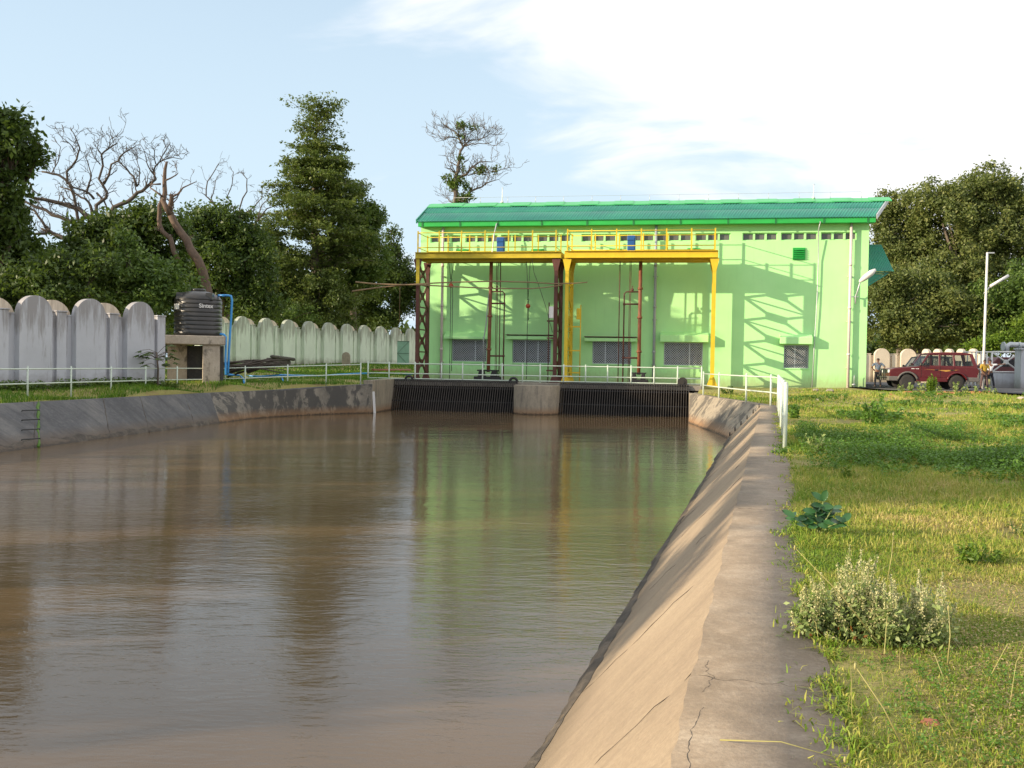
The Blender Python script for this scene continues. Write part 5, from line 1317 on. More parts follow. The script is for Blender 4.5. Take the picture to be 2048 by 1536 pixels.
def coast_x(Y):                                 # right coping's outer edge at depth Y
    pts = np.array([(p.y,p.x) for p in cout+cout2]); pts = pts[np.argsort(pts[:,0])]
    return np.interp(Y, pts[:,0], pts[:,1])
def patch(x, y, s, seed):                       # cheap smooth 0..1 noise
    r = rs(seed); v = 0
    for _ in range(6):
        a = r.uniform(0,2*PI); f = s*r.uniform(.6,1.7); v = v+np.sin((x*np.cos(a)+y*np.sin(a))*f+r.uniform(0,6))
    return np.clip(.5+v/7, 0, 1)
ROADN = None
def on_road(X, Y):
    u = (X-RC.x)*UV.x+(Y-RC.y)*UV.y; return (u > 1.0) & (Y > road_near(X)-.0)
rdx = [W(1744,782,54.5), W(1780,784,51.5), W(1990,788,50), W(2048,795,46), W(2200,812,40)]
def road_near(X):
    return np.interp(X, [p.x for p in rdx], [p.y for p in rdx])
r = rs(71)
def scatter(n, y0, y1, power, xr=.58, mx=0):
    Y = y0+(y1-y0)*r.uniform(0,1,n)**power; xl = coast_x(Y)-.03; xh = Y*xr+1.2
    X = xl+(np.maximum(xh-xl,.3))*r.uniform(0,1,n)
    return X, Y
for (n,y0,y1,pw_,hm,wd,sd,ln) in ((380000,2.6,9,1.2,.046,.0062,1,1.15),(200000,8,18,1.1,.060,.0095,2,1.0),(110000,17,32,1.1,.080,.018,3,.9),(60000,30,53,1.0,.085,.03,4,.8)):
    X,Y = scatter(n,y0,y1,pw_); g = patch(X,Y,.9,5); g2 = patch(X,Y,3.2,6); g3 = patch(X,Y,9.0,7)
    bare = (patch(X,Y,2.3,9) < .17) & (r.uniform(0,1,n) < .88)
    keep = ~bare & ~on_road(X,Y) & (r.uniform(0,1,n) < .42+.6*g2*(.5+g3)); X,Y,g = X[keep],Y[keep],g[keep]
    H = hm*(.5+1.3*g)*r.uniform(.4,1.7,len(X)); Wd = wd*r.uniform(.6,1.3,len(X))
    blades('grass',X,Y,H,Wd,M['grass'],80+sd,ln,label='tufted green and straw coloured lawn grass on the right bank',cat='grass')
# the lawn carries on to the right
for (n,y0,y1,hm,wd,sd,ln) in ((150000,1.5,16,.055,.0095,5,1.0),(80000,14,52,.085,.022,6,.9)):
    Y = y0+(y1-y0)*r.uniform(0,1,n); X = Y*.58+1.2+r.uniform(0,1,n)**1.2*(Y*.45+5); g = patch(X,Y,.9,5); g2 = patch(X,Y,3.2,6)
    keep = ~on_road(X,Y) & (r.uniform(0,1,n) < .42+.6*g2); X,Y,g = X[keep],Y[keep],g[keep]
    blades('grass',X,Y,hm*(.5+1.3*g)*r.uniform(.4,1.7,len(X)),wd*r.uniform(.6,1.3,len(X)),M['grass'],80+sd,ln,label='lawn grass continuing past the right edge of the photo',cat='grass')
# ragged tufts creeping over the edge of the coping
X=[];Y=[]
for i in range(90):
    y = r.uniform(2.4,34)
    x = float(coast_x(np.array([y]))[0])+r.normal(0,.05)-.02; m_=r.integers(20,60); X += list(x+r.normal(0,.07,m_)); Y += list(y+r.normal(0,.12,m_))
for i in range(75):
    y = r.uniform(2.5,11); x = float(coast_x(np.array([y]))[0])+abs(r.normal(0,.05))-.03; m_=r.integers(20,70); X += list(x+r.normal(0,.03,m_)); Y += list(y+r.normal(0,.05,m_))
X=np.array(X);Y=np.array(Y); blades('grass',X,Y,.02+.055*r.uniform(0,1,len(X)),.006+.0008*Y,M['grass'],90,1.3,label='grass tufts creeping over the edge of the concrete coping',cat='grass',zz=np.full(len(X),.0))
# dead leaf litter and clippings between the tufts
X,Y = scatter(70000,2.6,13,1.2); Z = gz_np(X,Y)+r.uniform(.0,.018,len(X)); V,F = leaf_quads(np.stack([X,Y,Z],1), .008, r, 2.6, 2.2)
o = np_obj('litter', V, F, leaf_mat('dry_litter',(.16,.09,.04),(.36,.26,.11),(.6,.48,.27),.1,.8)); tag(o,'dry straw litter and dead leaves between the near grass tufts','litter',kind='stuff')
# tall thin seeding stalks
X,Y = scatter(420,3.8,26,1.2); keep = patch(X,Y,1.2,12) > .5; X,Y = X[keep],Y[keep]
blades('tall_grass',X,Y,r.uniform(.12,.36,len(X)),.0018+.0004*Y,M['straw'],91,.6,label='scattered tall straw coloured grass stalks on the lawn',cat='grass')
# left bank grass
n = 60000; t_ = r.uniform(0,1,n); PL = np.array([(p.x,p.y) for p in lout]); 
Y = 24+ (66-24)*t_; xb = np.interp(Y, PL[:,1], PL[:,0]); X = xb-.02-r.uniform(0,1,n)**1.4*13
keep = (r.uniform(0,1,n) < .35+.65*patch(X,Y,2.5,14)); X,Y = X[keep],Y[keep]
blades('grass',X,Y,.10+.14*patch(X,Y,1.1,15)*r.uniform(.4,1.4,len(X)),.026*np.ones(len(X)),M['grassleft'],92,.6,label='dark green grass strip behind the left railing',cat='grass')
n=26000; X = r.uniform(-28,-2,n); Y = r.uniform(64,100,n); blades('grass',X,Y,.2*r.uniform(.4,1.4,n),.06*np.ones(n),M['grassleft'],93,.6,label='grass in front of the far arched wall',cat='grass')
# band of leafy weeds across the lawn
def weeds(name, X, Y, H, leaf, mat, label, cat, seed, kind='stuff', per=26, zz=None):
    r = rs(seed); n = len(X); Z = gz_np(X,Y) if zz is None else zz
    idx = np.repeat(np.arange(n), per); h = H[idx]; f = r.uniform(.15,1,len(idx)); sp = .25+.5*f
    C = np.stack([X[idx]+r.normal(0,.33,len(idx))*h*sp*1.3, Y[idx]+r.normal(0,.33,len(idx))*h*sp*1.3, Z[idx]+h*f],1)
    V,F = leaf_quads(C, leaf, r, 1.8, .9); o = np_obj(name,V,F,mat); tag(o,label,cat,kind=kind); return o
n = 9000; Y = r.uniform(13,25.5,n); X = coast_x(Y)+.3+r.uniform(0,1,n)*(Y*.58-coast_x(Y)); c0 = 18.6+1.5*np.sin(X*.7)+.9*np.sin(X*2.1+1)
den = np.exp(-((Y-c0)/2.6)**2)*(patch(X,Y,1.3,17)*1.5-.18)+.05*(patch(X,Y,2,44)>.6); keep = r.uniform(0,1,n) < den; X,Y = X[keep],Y[keep]
weeds('leafy_weeds',X,Y,.10+.26*patch(X,Y,1.6,18)*r.uniform(.4,1.3,len(X)),.026,M['leaf_weed'],'bank of leafy green weeds spreading across the lawn','weeds',101,per=44)
n = 1500; Y = r.uniform(24,46,n); X = coast_x(Y)+.3+r.uniform(0,1,n)*(Y*.58-coast_x(Y)); keep = (patch(X,Y,.8,19) > .60) & ~on_road(X,Y); X,Y = X[keep],Y[keep]
weeds('leafy_weeds',X,Y,.08+.2*patch(X,Y,1.3,20),.05,M['leaf_weed'],'scattered low weeds on the far lawn','weeds',102,per=26)
n = 900; Y = r.uniform(3.4,13,n); X = coast_x(Y)+.15+r.uniform(0,1,n)*(Y*.58-coast_x(Y)); keep = patch(X,Y,1.7,21) > .62; X,Y = X[keep],Y[keep]
weeds('leafy_weeds',X,Y,.025+.05*patch(X,Y,1.3,22),.009,M['leaf_weed'],'tiny creeping weeds among the near lawn','weeds',103,per=30)
# weeds at the wall foot on the left
n = 500; t_ = r.uniform(0,1,n); a = p_start+(p_end-p_start)*0; X = p_start.x+(p_end.x-p_start.x)*t_+.9+r.normal(0,.25,n); Y = p_start.y+(p_end.y-p_start.y)*t_-.4+r.normal(0,.25,n)
weeds('leafy_weeds',X,Y,.15+.25*r.uniform(0,1,n),.07,M['leaf_mid'],'weeds along the foot of the near arched wall','weeds',104,per=20)
def plant(name, px, py, label, cat, stems, hgt, leaf, mat, seed, spreadr=.3, per=22, stemmat='leaf_weed', z=0.0, aspect=1.9, up=.6, leaning=.35, jit=.03):
    r = rs(seed); rr = random.Random(seed); b = Gz(px,py,z); b.z = gz(b.x,b.y) if z == 0.0 else z; t = empty(name,b,0,label,cat); mb = MB(); P=[]
    for i in range(stems):
        a = rr.uniform(0,2*PI); q = rr.random()**.5*spreadr; p0 = Vector((math.cos(a)*q*.5,math.sin(a)*q*.5,-.02)); h = hgt*rr.uniform(.5,1.05)*(1-.25*q/spreadr)
        p2 = p0+Vector((math.cos(a)*q*.5+rr.gauss(0,leaning)*h*.5,math.sin(a)*q*.5+rr.gauss(0,leaning)*h*.5,h)); p1 = p0.lerp(p2,.5)+Vector((rr.gauss(0,.02),rr.gauss(0,.02),h*.08)); mb.tube([p0,p1,p2],.006+.004*hgt,4,.003)
        for k in range(per):
            f = (k+.5)/per; c = p0.lerp(p1,f*2) if f < .5 else p1.lerp(p2,f*2-1); P.append(np.array(c)+r.normal(0,jit,3)*(1.3-f))
    mb.build('stem', M[stemmat], t); V,F = leaf_quads(np.array(P), leaf, r, aspect, up); np_obj('foliage', V, F, M[mat], t); return t
# white flowering herb clump
def herb(px, py, w, h, n, seed, label, redness=.3):
    r = rs(seed); rr = random.Random(seed); b = Gz(px,py,0); b.z = gz(b.x,b.y); t = empty('flowering_herb',b,0,label,'herb','white spiked herbs beside the coping'); mb = MB(); Wp=[]; Gp=[]; Rp=[]
    for i in range(n):
        x = rr.gauss(0,w*.33); y = rr.gauss(0,w*.30); hh_ = h*rr.uniform(.55,1.1)*math.exp(-(x/w)**2); p0 = Vector((x*.6,y*.6,-.02)); p2 = Vector((x+rr.gauss(0,.03),y+rr.gauss(0,.03),hh_)); mb.tube([p0,p0.lerp(p2,.5)+Vector((0,0,.02)),p2],.004,4,.0025)
        for k in range(130):
            f = rr.uniform(.35,1.0)**.8; c = p0.lerp(p2,f); rad_ = .020*(1.15-f)*2.2; Wp.append(np.array(c)+r.normal(0,rad_*.5,3))
        for k in range(42):
            f = rr.uniform(.05,.75); c = p0.lerp(p2,f); (Rp if rr.random() < redness and f < .3 else Gp).append(np.array(c)+r.normal(0,.035,3))
    mb.build('stem', M['leaf_grey'], t)
    V,F = leaf_quads(np.array(Wp), .0085, r, 1.5, .2); np_obj('flower_spikes', V, F, M['leaf_white'], t)
    V,F = leaf_quads(np.array(Gp), .020, r, 1.9, .5); np_obj('foliage', V, F, M['leaf_grey'], t)
    if Rp: V,F = leaf_quads(np.array(Rp), .016, r, 1.9, .4); np_obj('red_leaves', V, F, M['leaf_red'], t)
herb(1632,1268,.20,.30,26,201,'leftmost white spiked herb with red leaves at its foot',.8)
herb(1705,1262,.34,.46,38,202,'tallest white spiked herb clump beside the coping',.25)
herb(1775,1282,.34,.34,34,203,'white spiked herb clump in the middle of its row',.1)
herb(1850,1270,.30,.36,26,204,'rightmost white spiked herb clump with sparse spikes',.05)
# big waxy leaved seedling
def waxy():
    b = Gz(1635,1072,0); b.z = 0; D = b.y; k = D/2000; t = empty('waxy_plant', b, 0, 'dark waxy broad leaved plant at the edge of the coping', 'plant'); rr = random.Random(5); mb = MB(); V=[];F=[]
    tips = [((0,0),(8,-36),(12,-70)),((0,0),(-25,-22),(-50,-38)),((0,0),(20,-22),(42,-34)),((0,0),(0,-20),(-6,-48)),((0,0),(14,-30),(30,-58))]
    for st_ in tips:
        yo = rr.uniform(-.06,.06); P3 = [Vector((x*k, yo*i, -y*k)) for i,(x,y) in enumerate(st_)]; mb.tube(P3,.009,5,.006)
        for f in (.45,.65,.85,1.0):
            c = P3[0].lerp(P3[1],f*2) if f < .5 else P3[1].lerp(P3[2],f*2-1)
            for s in (1,-1):
                ang = rr.uniform(-.5,.5)+(0 if s > 0 else PI)+ (PI/2 if f > .9 and s > 0 else 0)*.7; d = Vector((math.cos(ang),rr.uniform(-.7,.7),rr.uniform(.0,.8))).normalized(); L_ = rr.uniform(.085,.125); sd = d.cross(Vector((rr.gauss(0,.4),-.6,.7))).normalized()
                nr = sd.cross(d); b0 = len(V); m_ = 6
                for i in range(m_+1):
                    g = i/m_; w = .032*math.sin(PI*min(1,g*.95+.05))**.6*(1 if g < .97 else .2); cc = c+d*L_*g+nr*(-.02*g*g)
                    V += [cc-sd*w+nr*.008, cc, cc+sd*w+nr*.008]
                for i in range(m_):
                    a = b0+i*3; F += [(a,a+1,a+4,a+3),(a+1,a+2,a+5,a+4)]
    mb.build('stem', M['leaf_grey'], t); np_obj('foliage', [tuple(v) for v in V], np.array(F), M['leaf_big'], t, True)
waxy()
plant('yellow_green_plant',1955,1118,'bright yellow green leafy plant on the lawn at right','plant',16,.20,.022,'leaf_bright',211,.20,30,aspect=2.6)
plant('small_shrub',1762,850,'loose feathery green shrub standing alone on the lawn','shrub',22,.95,.06,'leaf_weed',212,.75,34,jit=.07)
plant('tall_weed',1590,835,'leafy weed clump beside the white railing corner','plant',10,.5,.07,'leaf_weed',213,.3,16)
plant('tall_weed',1460,790,'dark weed clump behind the white curved railing','plant',12,.45,.08,'leaf_mid',214,.5,14)
plant('tall_weed',1640,905,'upright leafy weed among the green weeds','plant',12,.5,.05,'leaf_grey',215,.25,18)
plant('tall_weed',1693,955,'small yellowish weed on the sunny lawn','plant',6,.3,.035,'leaf_bright',216,.12,14)
plant('tall_weed',2043,1062,'spiky weed cut by the right edge of the photo','plant',4,.25,.02,'leaf_olive',217,.15,14,aspect=5)
plant('tall_weed',1565,905,'low weed creeping over the coping by the last railing post','plant',14,.10,.03,'leaf_weed',218,.22,10,z=.01)
for i,(x,y,dx_,dy_,l) in enumerate(((1760,1290,-170,-190,'longest slanting grass stalk crossing the herb clumps'),(1895,1330,8,-110,'pair of straw stalks right of the herbs'),(1775,1160,15,-90,'upright straw stalk behind the herbs'),(1440,1480,250,40,'dry stalk lying across the concrete coping'),(1815,1510,-100,-170,'curving green stalk in the near lawn'))):
    a = Gz(x,y,.01); k = a.y/2000; mb = MB(); 
    if i == 3: bq = Gz(x+dx_,y+dy_,.02); mb.tube([a,a.lerp(bq,.5)+Vector((0,0,.03)),bq],.003,4,.0015)
    else: mb.tube([a,a+Vector((dx_*k*.5,0,-dy_*k*.55)),a+Vector((dx_*k,.05,-dy_*k))],.004,4,.0015)
    mb.ball(a+Vector((dx_*k,.05,-dy_*k)) if i != 3 else bq,.006,6,4,2.5)
    o = mb.build('grass_stalk', M['straw']); tag(o,l,'grass stalk')
# palmate young tree in front of the near wall
def papaya():
    D = 44.0; b = G(315,D); t = empty('papaya_tree', b, 0, 'small dark palmate leaved tree in front of the near arched wall', 'tree'); mb = MB(); mb.tube([(0,0,-.2),(.03,0,.8),(-.05,0,1.55)],.05,7,.035); V=[];F=[]; rr=random.Random(9)
    for i in range(22):
        a = rr.uniform(0,2*PI); el = rr.uniform(-.35,.75); L_ = rr.uniform(.55,1.0); z = rr.uniform(.8,1.55); p0 = Vector((-.02,0,z)); p1 = p0+Vector((math.cos(a)*L_,math.sin(a)*L_*.8,L_*math.sin(el)*.7)); mb.tube([p0,p0.lerp(p1,.5)+Vector((0,0,.1)),p1],.012,4,.008)
        for j in range(8):
            b_ = a+(j-3.5)*.42; l = rr.uniform(.22,.34); d = Vector((math.cos(b_),math.sin(b_),-.45)).normalized(); s = Vector((-math.sin(b_),math.cos(b_),0))*.055; k = len(V); V += [p1, p1+d*l*.5+s, p1+d*l, p1+d*l*.5-s]; F.append((k,k+1,k+2,k+3))
    mb.build('trunk', M['bark'], t); np_obj('crown', [tuple(v) for v in V], np.array(F), M['leaf_dark'], t)
papaya()
# stones and brick bits
def stones():
    rr = random.Random(8)
    for i,(x,y,z,s,m_,l) in enumerate(((1862,1436,.0,.045,'brick','small red brown stone in the near lawn'),(1762,1342,.0,.025,'brick','tiny orange pebble below the herbs'),(1632,880-5,.02,.0,'brick',''),(1634,800,.1,.16,'stand','pale flat stone in the middle of the far lawn'),(1660,783,.28,.22,'pier','flat grey stone near the foot of the building'),(1632,782,.28,.2,'pier','small grey slab against the building foot'),(2043,799,.25,.2,'stand','pale stone at the edge of the road'))):
        if not s: continue
        c = Gz(x,y,z); c.z = gz(c.x,c.y); bm = bmesh.new(); bmesh.ops.create_icosphere(bm, subdivisions=2, radius=s)
        for v in bm.verts: v.co *= rr.uniform(.82,1.12); v.co.z *= .5
        me = bpy.data.meshes.new('stone'); bm.to_mesh(me); bm.free(); me.materials.append(M[m_]); o = bpy.data.objects.new('stone', me); COL.objects.link(o); o.location = c+Vector((0,0,s*.15)); o.rotation_euler=(0,0,rr.uniform(0,3)); tag(o,l,'stone')
stones()

# ================================================================== ROAD, RIGHT WALL, GATE
V=[];F=[]
near_ = rdx + [W(2600,880,34), Vector((60,22,0))]
ncol = 14
for i,p in enumerate(near_):
    for j in range(ncol):
        if i < 3: q = Vector((p.x-1.2*0, p.y,0)); fy = 82
        else: q = p; fy = 82
        y = p.y+(fy-p.y)*j/(ncol-1); V.append((p.x, y, 0))
V = np.array(V, float); V[:,2] = np.maximum(gz_np(V[:,0],V[:,1])+.03,.40)
for i in range(len(near_)-1):
    for j in range(ncol-1):
        a = i*ncol+j; F.append((a,a+ncol,a+ncol+1,a+1))
o = np_obj('road', V, np.array(F), M['road']); tag(o, kind='structure')
ROADZ = .41
a = W(1742,772,84); b = W(1838,772,84); a.z = b.z = .35
aw_ = arch_wall('arched_wall', a+Vector((-7.0,0,0)), b, 5, 'cream arched boundary wall behind the parked vehicles', M['creamwash'], h=2.85, backcaps=False)
c = W(1962,772,79); c.z = .35
arch_wall('arched_wall', b+Vector((.25,-.1,0)), c, 5, 'cream wall with five small rounded arches behind the red vehicle', M['creamwash'], h=2.85, backcaps=False, aw=.62, pil=.35)
d_ = W(2250,775,60); d_.z=.35
# gate with crossed braces, over a low whitewashed plinth
gt = empty('lattice_gate', W(1984,772,63), 0, 'white tubular gate with crossed braces and round boss', 'gate'); g0 = Vector(gt.location); g0.z = .41; gt.location = g0
gp_ = lambda x,y: (lambda p: Vector((p.x-g0.x, 0, p.z-g0.z)))(W(x,y,63))
fr = [gp_(1984,704),gp_(2040,704),gp_(2040,744),gp_(1984,744)]
mb = MB(); mb.tube(fr+[fr[0]],.06,8); mb.build('frame', M['white'], gt)
mb = MB(); mb.tube([fr[0],fr[2]],.05,6); mb.tube([fr[1],fr[3]],.05,6); cc = (fr[0]+fr[2])/2; mb.tube([cc-Vector((0,.05,0)),cc+Vector((0,.05,0))],.15,14); mb.build('cross_brace', M['white'], gt)
mb = MB(); a_ = gp_(1984,745); b_ = gp_(2040,745); mb.box(a_.x,b_.x,-.05,.05,0,a_.z-.03); mb.build('lower_sheet', M['whitewash'], gt)
mb = MB()
for x in (1926,1935,1944,1952,1962,1974,1984): p = gp_(x,704); mb.tube([(p.x,0,0),(p.x,0,p.z)],.04 if x not in (1952,1984) else .06,6)
p = gp_(1926,704); q_ = gp_(1984,704); mb.tube([(p.x,0,p.z),(q_.x,0,q_.z)],.05,6); p = gp_(1926,738); q_ = gp_(1984,738); mb.tube([(p.x,0,p.z),(q_.x,0,q_.z)],.04,6)
mb.build('side_leaf', M['white'], gt)
gp2 = W(2048,700,62); mb = MB(); mb.box(-.32,.55,-.4,.4,-.2,W(2048,700,62).z-.41); mb.box(-.38,.61,-.46,.46,W(2048,700,62).z-.41,W(2048,700,62).z-.31); o = mb.build('gate_pillar', M['whitewash'], bevel=.02); o.location=(gp2.x-.05,gp2.y,.41); tag(o,'stout white gate pillar cut by the right edge','pillar')
# parked lorry beyond the gate, with a pipe mounted on top
lo = W(2012,760,69); lo.z=.41; tl = empty('lorry', lo, 0, 'dark maroon lorry parked beyond the crossed gate', 'lorry')
darkred = paint('maroon_dark',(.10,.012,.015),.4,.2)
mb = MB(); mb.prism([(-1.6,.9),(-1.6,1.4),(-1.0,2.0),(3.5,2.0),(3.5,.9)],-1,1); mb.build('body', darkred, tl, bevel=.06)
mb = MB(); mb.box(-.9,3.4,-1.02,-1.005,1.35,1.85); mb.build('window', M['carglass'], tl)
for x in (-.8,2.2):
    mb = MB(); mb.tube([(x,-1.1,.48),(x,-.85,.48)],.48,18); mb.build('wheel', M['tyre'], tl)
mb = MB(); mb.box(-1.5,3.4,-.8,.8,.5,.9); mb.build('chassis', M['blacksteel'], tl)
pz = W(2030,693,66); mb = MB(); mb.tube([pz+Vector((-.55,0,-.45)),pz+Vector((-.55,0,.0)),pz+Vector((-.35,0,.12)),pz+Vector((2.2,0,.0))],.18,12); mb.tube([pz+Vector((-.8,0,.0)),pz+Vector((-.72,0,.0))],.30,14); mb.tube([pz+Vector((.2,0,.05)),pz+Vector((.35,0,.05))],.25,14); mb.tube([pz+Vector((.25,0,-2.4)),pz+Vector((.25,0,0))],.08,6)
o = mb.build('valve_pipe', M['steel']); tag(o,'grey flanged pipe with an elbow above the gate','pipe')
# lamp post
lp_ = W(1965,745,57.8); H = W(1970,505,57.8).z-.41; t = empty('street_lamp', (lp_.x,lp_.y,.41), 0, 'tall white street lamp with one slanting tube arm', 'street lamp')
mb = MB(); mb.tube([(0,0,-.1),(.05,0,H*.3),(.10,0,H)],.08,10,.06); mb.build('pole', M['white'], t)
mb = MB(); a = W(1968,587,57.8)-Vector((lp_.x,lp_.y,.41)); b = W(1980,573,57.8)-Vector((lp_.x,lp_.y,.41)); c2 = W(2017,551,57.8)-Vector((lp_.x,lp_.y,.41)); mb.tube([a,b],.035,6); mb.build('arm', M['steel'], t)
mb = MB(); mb.tube([b,c2],.085,8); mb.build('lamp_head', M['white'], t)
mb = MB(); mb.box(.08,.5,-.04,.04,H-.05,H+.02); mb.build('bracket', M['steel'], t)

# ------------------------------------------------------------------ vehicles
def suv(loc, rz, sc, col, label, stripe=True, group=None, front_guard=True, open_back=False):
    t = empty('off_road_car', loc, rz, label, 'car'); t.scale = (sc,sc,sc)
    body = paint('car_paint_%s' % label.split()[0], col, .28, .06, 2.0, (.20,.13,.09), .25, 0)
    clad = paint('grey_cladding', (.13,.12,.11), .6, .15, 4.0, (.25,.18,.12), .6, .05)
    Wd = .86; fx, rx, wr = -1.30, 1.15, .38
    def arch(cx, r, z0, a0=0, a1=PI, n=12): return [(cx-r*math.cos(a0+(a1-a0)*k/n), wr+r*math.sin(a0+(a1-a0)*k/n)) for k in range(n+1)]
    zs = .62; ra = .46
    def cut(cx, z):    # arch points above z
        h = z-wr; dx_ = math.sqrt(max(0,ra*ra-h*h)); a = math.asin(h/ra); return [(cx-ra*math.cos(a+(PI-2*a)*k/12), wr+ra*math.sin(a+(PI-2*a)*k/12)) for k in range(13)]
    up = [(-2.18,zs)] + cut(fx,zs) + cut(rx,zs) + [(2.16,zs),(2.18,1.12),(2.10,1.20),(-.66,1.20),(-1.05,1.16),(-1.9,1.08),(-2.12,1.02),(-2.2,.85)]
    mb = MB(); mb.prism(up,-Wd,Wd); bd = mb.build('body', body, t, bevel=.035, seg=2)
    lowz = .36; lo_ = [(-2.2,.44)] + [(fx-ra,.44)] + cut(fx,.44)[1:-1] + [(fx+ra,.44),(fx+ra+.02,lowz),(rx-ra-.02,lowz),(rx-ra,.44)] + cut(rx,.44)[1:-1] + [(rx+ra,.44),(2.2,.44),(2.2,zs+.03),(-2.2,zs+.03)]
    mb = MB()
    mb.box(-2.26,fx-ra+.0,-Wd-.02,Wd+.02,.42,.66); mb.build('bumper', clad, t, bevel=.04, seg=2)
    mb = MB(); mb.box(rx+ra,2.26,-Wd-.02,Wd+.02,.42,.66); mb.build('bumper', clad, t, bevel=.04, seg=2)
    mb = MB(); mb.box(fx+ra,rx-ra,-Wd-.012,Wd+.012,.40,.622); mb.build('side_sill', body, t, bevel=.02)
    # flares
    for cx in (fx,rx):
        for s in (-1,1):
            mb = MB(); pts = [(cx-(ra+.04)*math.cos(a),s*(Wd+.03),wr+(ra+.04)*math.sin(a)) for a in [rad(15)+rad(150)*k/12 for k in range(13)]]; mb.tube(pts,.05,6); mb.build('wheel_flare', clad if cx == fx else body, t)
    # inner floor and arches
    mb = MB(); mb.box(-1.9,2.0,-.70,.70,.45,.62); mb.build('floor_pan', M['blacksteel'], t)
    # greenhouse: pillars between belt and roof
    zb, zt = 1.20, 1.84; wt = .70; wb = Wd-.03
    def yb(z, s): f = (z-zb)/(zt-zb); return s*(wb+(wt-wb)*f)
    mb = MB()
    for s in (-1,1):
        for (xb,xt,w) in ((-.66,-.22,.09),(.30,.30,.10),(1.02,1.0,.10),(2.08,1.86,.16)):
            mb.bar((xb,yb(zb-.03,s)*.985,zb-.03),(xt,yb(zt,s),zt),w,.05,(0,1,0))
        mb.bar((-.22,yb(zt,s),zt-.01),(1.86,yb(zt,s),zt-.01),.06,.07)
        mb.bar((-.66,yb(zb,s)*.99,zb+.01),(2.08,yb(zb,s)*.99,zb+.01),.05,.05)
    mb.bar((1.95,-wb,zb+.02),(1.95,wb,zb+.02),.06); mb.bar((-.22,-wt,zt),(-.22,wt,zt),.07)
    mb.build('pillars', body, t, bevel=.008)
    mb = MB(); mb.prism([(-.30,zt),(-.05,zt+.07),(.6,zt+.10),(1.5,zt+.09),(1.84,zt+.04),(1.90,zt-.01)],-wt-.02,wt+.02); mb.build('roof', body, t, bevel=.03, seg=2)
    # glass
    for s in (-1,1):
        for x0,x1,x2,x3 in ((-.60,.25,.25,-.18),(.36,.96,.95,.36),(1.08,2.0,1.80,1.06)):
            e = s*.0; mb = MB(); mb.add([(x0,yb(zb+.02,s),zb+.03),(x1,yb(zb+.02,s),zb+.03),(x2,yb(zt-.04,s),zt-.05),(x3,yb(zt-.04,s),zt-.05)],[(0,1,2,3)]); mb.build('side_window', M['carglass'], t)
    mb = MB(); mb.add([(-.70,-wb+.03,zb),(-.70,wb-.03,zb),(-.25,wt-.03,zt),(-.25,-wt+.03,zt)],[(0,1,2,3)]); mb.build('windscreen', M['carglass'], t)
    mb = MB(); mb.add([(2.09,-wb+.1,zb+.02),(2.09,wb-.1,zb+.02),(1.88,wt-.08,zt-.03),(1.88,-wt+.08,zt-.03)],[(0,1,2,3)]); mb.build('rear_window', M['carglass'], t)
    # seats
    for x in (-.05,.80,1.5):
        mb = MB(); mb.box(x,x+.5,-.62,.62,.75,1.0); mb.prism([(x+.42,.95),(x+.56,.95),(x+.66,1.5),(x+.52,1.5)],-.60,-.12); mb.prism([(x+.42,.95),(x+.56,.95),(x+.66,1.5),(x+.52,1.5)],.12,.60); mb.build('seat', clad, t, bevel=.03)
    mb = MB(); mb.box(-.85,-.45,-.75,.75,1.0,1.22); mb.build('dashboard', M['blacksteel'], t, bevel=.04)
    # doors seams, handles, mirrors, lamps, grille
    mb = MB()
    for x in (-.62,.33,1.03):
        for s in (-1,1): mb.box(x-.006,x+.006,s*(Wd+.001)-.003,s*(Wd+.001)+.003,.60,1.19)
    mb.build('door_seam', M['dark'], t)
    for x in (.12,.88):
        for s in (-1,1): mb = MB(); mb.box(x-.09,x+.09,s*(Wd+.02)-.02,s*(Wd+.02)+.02,.99,1.04); mb.build('door_handle', M['blacksteel'], t, bevel=.01)
    for s in (-1,1):
        mb = MB(); mb.box(-.72,-.60,s*(Wd+.09)-.09,s*(Wd+.09)+.09,1.22,1.38); mb.build('mirror', M['blacksteel'], t, bevel=.03)
        mb = MB(); mb.box(-2.235,-2.14,s*.66-.15,s*.66+.15,.82,1.00); mb.build('headlight', M['alu'], t, bevel=.03)
        mb = MB(); mb.box(2.17,2.215,s*.76-.07,s*.76+.07,.8,1.1); mb.build('tail_light', M['redball'], t, bevel=.02)
        for cx in (fx,rx):
            mb = MB(); y = s*(Wd-.08); prof = [(wr*.62,-.10),(wr*.93,-.11),(wr,-.07),(wr,.07),(wr*.93,.11),(wr*.62,.10)]
            b0 = MB(); b0.lathe(prof,24); b0.v = [(cx+v[0], y+v[2], wr+v[1]) for v in b0.v]; wh = b0.build('wheel', M['tyre'], t)
            b0 = MB(); b0.lathe([(.02,.02),(.09,.03),(.12,-.02),(.20,-.04),(.235,.0),(.235,.09)],18); b0.v = [(cx+v[0], y+s*(.02+v[2]*.8), wr+v[1]) for v in b0.v]; b0.build('rim', M['steel'], wh)
    mb = MB(); mb.box(-2.23,-2.15,-.48,.48,.80,1.0)
    mb.build('grille', M['blacksteel'], t, bevel=.02)
    if front_guard:
        mb = MB(); 
        for y in (-.55,-.2,.2,.55): mb.tube([(-2.34,y,.45),(-2.36,y,1.02)],.025,6)
        for z in (.6,1.02): mb.tube([(-2.35,-.62,z),(-2.35,.62,z)],.03,6)
        mb.build('bull_bar', M['blacksteel'], t)
